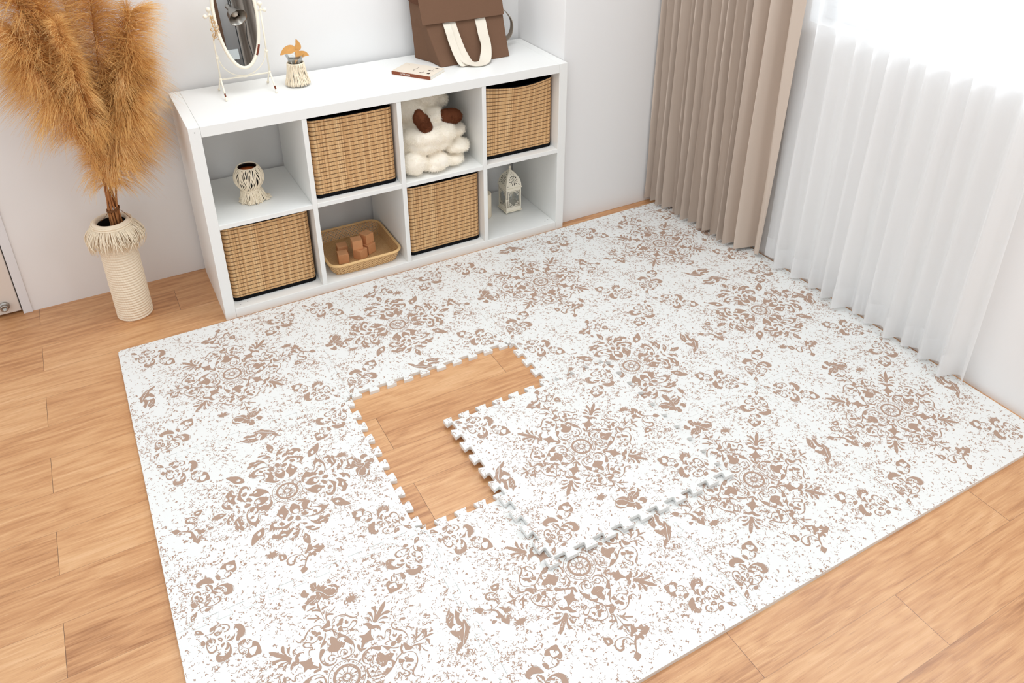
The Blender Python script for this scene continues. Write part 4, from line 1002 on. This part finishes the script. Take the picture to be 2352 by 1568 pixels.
for k,T in enumerate((lambda x,z:(x,-h+.001,z),lambda x,z:(x,h-.001,z),lambda x,z:(-h+.001,x,z),lambda x,z:(h-.001,x,z))):
    g=MB(); e=.0275
    g.add([T(-e,.034),T(e,.034),T(e,.109),T(-e,.109)],[(0,1,2,3)]); wo=panel_curves(T).build('window_panel',M['cream'],lan)
    g.build('pane',M['glass'],wo,solid=.0012)
# catch on the front
m=MB(); m.box(-h-.003,-h+.012,-h-.003,-h+.0,.068,.073); m.box(-h-.004,-h+.002,-h-.004,-h,.064,.077); m.build('catch',M['cream'],lan)
dome=[(h+.001,.1275),(h+.0005,.142),(h-.003,.158),(h-.010,.174),(h-.019,.188),(h-.028,.198),(h-.034,.203)]
m=MB()
m.grid(4,len(dome),lambda i,j:(dome[j][0]*(1,1,-1,-1)[i],dome[j][0]*(-1,1,1,-1)[i],dome[j][1]),cu=True,smooth=False)
m.lathe([(.0036,.203),(.003,.206),(.0055,.209),(.0028,.212)],12); m.ball((0,0,.216),.0052,12,8); m.build('dome',M['cream'],lan,bevel=.0008)
m=MB()
def dome_at(z):
    for (r0,z0),(r1,z1) in zip(dome,dome[1:]):
        if z0<=z<=z1: t=(z-z0)/(z1-z0); return lerp(r0,r1,t),Vector((r1-r0,z1-z0)).normalized()
    return dome[-1][0],Vector((-.7,.7))
def pierce(face,u,z,r):
    d,tg=dome_at(z)
    if abs(u)+r>d-.002: return
    vs=[]
    for k in range(8):
        a=2*PI*k/8; uu=u+r*math.cos(a); zz=z+r*1.15*math.sin(a); dd,_=dome_at(min(max(zz,.128),.2028)); dd+=.0004
        vs.append({0:(uu,-dd,zz),1:(dd,uu,zz),2:(uu,dd,zz),3:(-dd,uu,zz)}[face])
    m.add(vs,[tuple(range(8)) if face in (0,1) else tuple(range(7,-1,-1))])
for f in range(4):
    for rr,nn,rad,ph in ((.0,1,.0016,0),(.0065,8,.0014,.2),(.0118,10,.0020,.0),(.0180,12,.0024,.15)):
        for k in range(nn): a=2*PI*k/nn+ph; pierce(f,rr*math.cos(a),.160+rr*1.02*math.sin(a),rad)
    for u,z in ((-.006,.186),(.006,.186),(0,.192),(-.024,.142),(.024,.142),(-.03,.138),(.03,.138)): pierce(f,u,z,.0017)
m.build('piercings',M['dark'],lan)
can=thing('pillar_candle','plain cream pillar candle beside the lantern, half hidden by the divider','candle',(1.531,.243,z3))
m=MB(); m.lathe([(0,0),(.0315,0),(.033,.0015),(.033,.112),(.0318,.116),(.029,.1165),(.010,.113),(0,.1125)],48); m.build('wax_body',M['wax'],can)
m=MB(); m.tube([(0,0,.112),(.0005,0,.118),(.002,0,.123)],.0011,6); m.build('wick',M['dark'],can)

# ================================================================== curtains
def curtain(name,keys,ztop,zbot,mat,root,nz=26,flare=None,hem=None,solid=0,per=6):
    """keys: list of (x_bottom,y_bottom,x_top,y_top) fold points"""
    pb=spline([(a[0],a[1],0) for a in keys],per); pt=spline([(a[2],a[3],0) for a in keys],per)
    m=MB(); n=len(pb)
    def fn(i,j):
        t=j/(nz-1); z=lerp(zbot,ztop,t)
        s=t
        p=pb[i].lerp(pt[i],s); wob=.004*math.sin(i*.7+z*5)*(1-t)
        return (p.x+wob,p.y,z+ (flare(i/(n-1)) if flare else 0)*(1-t)**6)
    m.grid(n,nz,fn); return m.build(name,mat,root,solid=solid),pb,pt
bc=thing('curtain','beige pleated drape gathered in the corner beside the window','curtain',(2.36,-.25,0))
bc.location=(0,0,0)
rn=random.Random(8); keys=[]; y=.062; k=0
while y>-.488:
    st=(.040,.050,.034,.056,.030,.046,.038,.060,.028,.044,.052,.034)[k%12]; dp=(0,.02,-.012,.006,.03,-.01,.012,0,.034,-.008,.01)[k%11]
    xf=2.292+.0028*k+(.010 if k%3==1 else 0)+rn.uniform(-.004,.004)
    keys.append((xf, y, 2.300+rn.uniform(-.006,.010), y+.004))
    keys.append((xf+.010, y-.003, 2.312, y-.003))
    keys.append((2.405-dp, y-st*.50, 2.402-dp*.7, y-st*.5))
    keys.append((2.402-dp, y-st*.66, 2.400-dp*.7, y-st*.62))
    y-=st; k+=1
keys+= [(2.345,-.500,2.345,-.50),(2.338,-.508,2.335,-.515),(2.420,-.532,2.41,-.545),(2.422,-.545,2.415,-.56),(2.383,-.578,2.352,-.585),(2.386,-.590,2.345,-.62),(2.392,-.594,2.350,-.690)]
curtain('drape',keys,2.32,.026,M['beige'],bc,per=4,solid=.0012)
hk=MB(); 
sc=thing('sheer_curtain','long white voile curtain hanging in front of the window','curtain',(0,0,0))
keys=[]; ys=[-.605,-.70,-.785,-.872,-.945,-1.015,-1.08,-1.140,-1.235,-1.30,-1.375,-1.468,-1.535]
xf=[2.416,2.372,2.380,2.388,2.374,2.352,2.40,2.390,2.374,2.392,2.386,2.356,2.392]
for i,(yy,xx) in enumerate(zip(ys,xf)):
    keys.append((xx,yy,2.386+.003*(i%3),yy+.008))
    if i<len(ys)-1:
        yn=ys[i+1]; keys.append((lerp(xx,2.426,.75),lerp(yy,yn,.30),2.408,lerp(yy,yn,.32))); keys.append((2.428,lerp(yy,yn,.58),2.416,lerp(yy,yn,.62)))
o,pb,pt=curtain('voile',keys,2.32,.024,M['sheer'],sc,per=5)
m=MB(); nn=len(pb)
m.grid(nn,3,lambda i,j:(pb[i].x-.0016,pb[i].y,lerp(.0245,.112,j/2))); m.build('hem',M['sheer'],sc)
rod=thing('curtain_rail','white curtain rail above the window','curtain rail',(0,0,0)) if False else None

# ================================================================== behind the camera (seen in the oval mirror)
gc=thing('grey_curtain','grey pleated curtain reflected on the right of the oval mirror','curtain',(0,0,0))
keys=[]; x=1.185
rn=random.Random(6)
while x<1.75:
    s=rn.uniform(.045,.075); keys.append((x,-3.08,x,-3.08)); keys.append((x+s*.55,-3.15,x+s*.55,-3.15)); x+=s
curtain('drape',keys,2.3,.02,M['grey'],gc,per=4)
b=MB(); b.box(.2,1.9,-3.42,-3.34,0,2.4); struct(b.build('wall_front',M['wall']))
cb=thing('side_cabinet','dark grey cabinet with a pale top, reflected low in the oval mirror','cabinet',(.86,-3.18,0))
b=MB(); b.box(-.26,.27,-.14,.14,0,1.02); b.build('body',M['cabgrey'],cb,bevel=.003)
b=MB(); b.box(-.27,.29,-.15,.15,1.021,1.095); b.build('top',M['cabtop'],cb,bevel=.003)
bxx=thing('brown_chair_back','brown board leaning on the cabinet, reflected at the left edge of the oval mirror','board',(.98,-3.22,1.0955))
b=MB(); b.box(-.22,.122,-.012,.012,0,.40); b.build('panel',M['bag'],bxx,bevel=.004); bxx.name='leaning_board'
fl=thing('floor_lamp','silver metal spot lamp on a thin stand, reflected in the oval mirror','lamp',(1.160,-2.98,0))
b=MB(); b.lathe([(0,0),(.10,0),(.105,.006),(.10,.016),(.02,.022),(0,.022)],40); b.build('base',M['steel'],fl)
b=MB(); b.tube([(0,0,.02),(0,0,1.40)],.0032,10); b.tube(spline([Vector((0,0,1.39)),Vector((-.005,.02,1.445)),Vector((-.02,.05,1.44)),Vector((-.025,.065,1.40))],6),.0032,8); b.build('pole',M['cable'],fl)
hd=Matrix.Translation((-.025,.07,1.375))@Matrix.Rotation(R(48),4,'X')@Matrix.Rotation(R(-14),4,'Y')
def xf(mb): mb.v=[tuple(hd@Vector(v)) for v in mb.v]; return mb
b=MB(); b.lathe([(0,.035),(.018,.035),(.020,.03),(.020,-.010),(.030,-.028),(.050,-.055),(.066,-.118),(.0675,-.121),(.064,-.118),(.048,-.056),(.028,-.030),(0,-.026)],48); xf(b).build('shade',M['steel'],fl)
b=MB(); b.ball((0,0,-.065),.026,16,12); xf(b).build('bulb',M['bulb'],fl)
b=MB(); b.tube(spline([Vector((-.02,.06,1.40)),Vector((.02,.08,1.33)),Vector((.055,.11,1.26)),Vector((.045,.10,1.15)),Vector((.06,.08,.95)),Vector((.03,.05,.4)),Vector((.02,.02,.03))],8),.0028,6); b.build('cord',M['cable'],fl)


# ================================================================== light, world, camera
w=bpy.data.worlds.new('World'); bpy.context.scene.world=w; w.use_nodes=True
bg=w.node_tree.nodes['Background']; bg.inputs[0].default_value=(.95,.99,1.025,1); bg.inputs[1].default_value=1.20
def area(name,loc,target,size,power,col=(1,1,1),sy=None):
    l=bpy.data.lights.new(name,'AREA'); l.energy=power; l.color=col; l.size=size
    if sy: l.shape='RECTANGLE'; l.size_y=sy
    o=bpy.data.objects.new(name,l); C.objects.link(o); o.location=loc
    o.rotation_euler=(Vector(target)-Vector(loc)).to_track_quat('-Z','Y').to_euler(); return o
area('window_daylight',(2.95,-1.45,1.75),(1.6,-1.4,.6),1.5,60,(.92,.985,1.06),1.1)
area('ceiling_lamp',(1.05,-.38,2.45),(1.05,-.38,0),.8,16,(.97,.99,1.0))
area('room_lamp',(1.95,-2.70,1.5),(1.78,-2.15,0),.6,7.5,(.97,.99,1.0))
cam=bpy.data.cameras.new('Camera'); co=bpy.data.objects.new('Camera',cam); C.objects.link(co)
co.location=(.082885,-2.653073,1.786691)
ra,rb,rg=-.514704788,1.071896583,.004954193
co.matrix_world=Matrix.Translation(co.location)@(Matrix.Rotation(ra,4,'Z')@Matrix.Rotation(rb,4,'X')@Matrix.Rotation(rg,4,'Z'))
cam.sensor_width=36; cam.sensor_fit='HORIZONTAL'; cam.lens=1871.952/2352*36; cam.shift_x=-20.4318/2352; cam.shift_y=-281.4556/2352
cam.clip_start=.02
sc_=bpy.context.scene; sc_.camera=co
vs=sc_.view_settings; vs.view_transform='Standard'; vs.look='None'; vs.gamma=1; vs.use_curve_mapping=False; vs.exposure=EXPO
sc_.cycles.use_denoising=True
sc_.cycles.max_bounces=10; sc_.cycles.diffuse_bounces=5; sc_.cycles.transparent_max_bounces=16; sc_.cycles.caustics_reflective=False; sc_.cycles.caustics_refractive=False
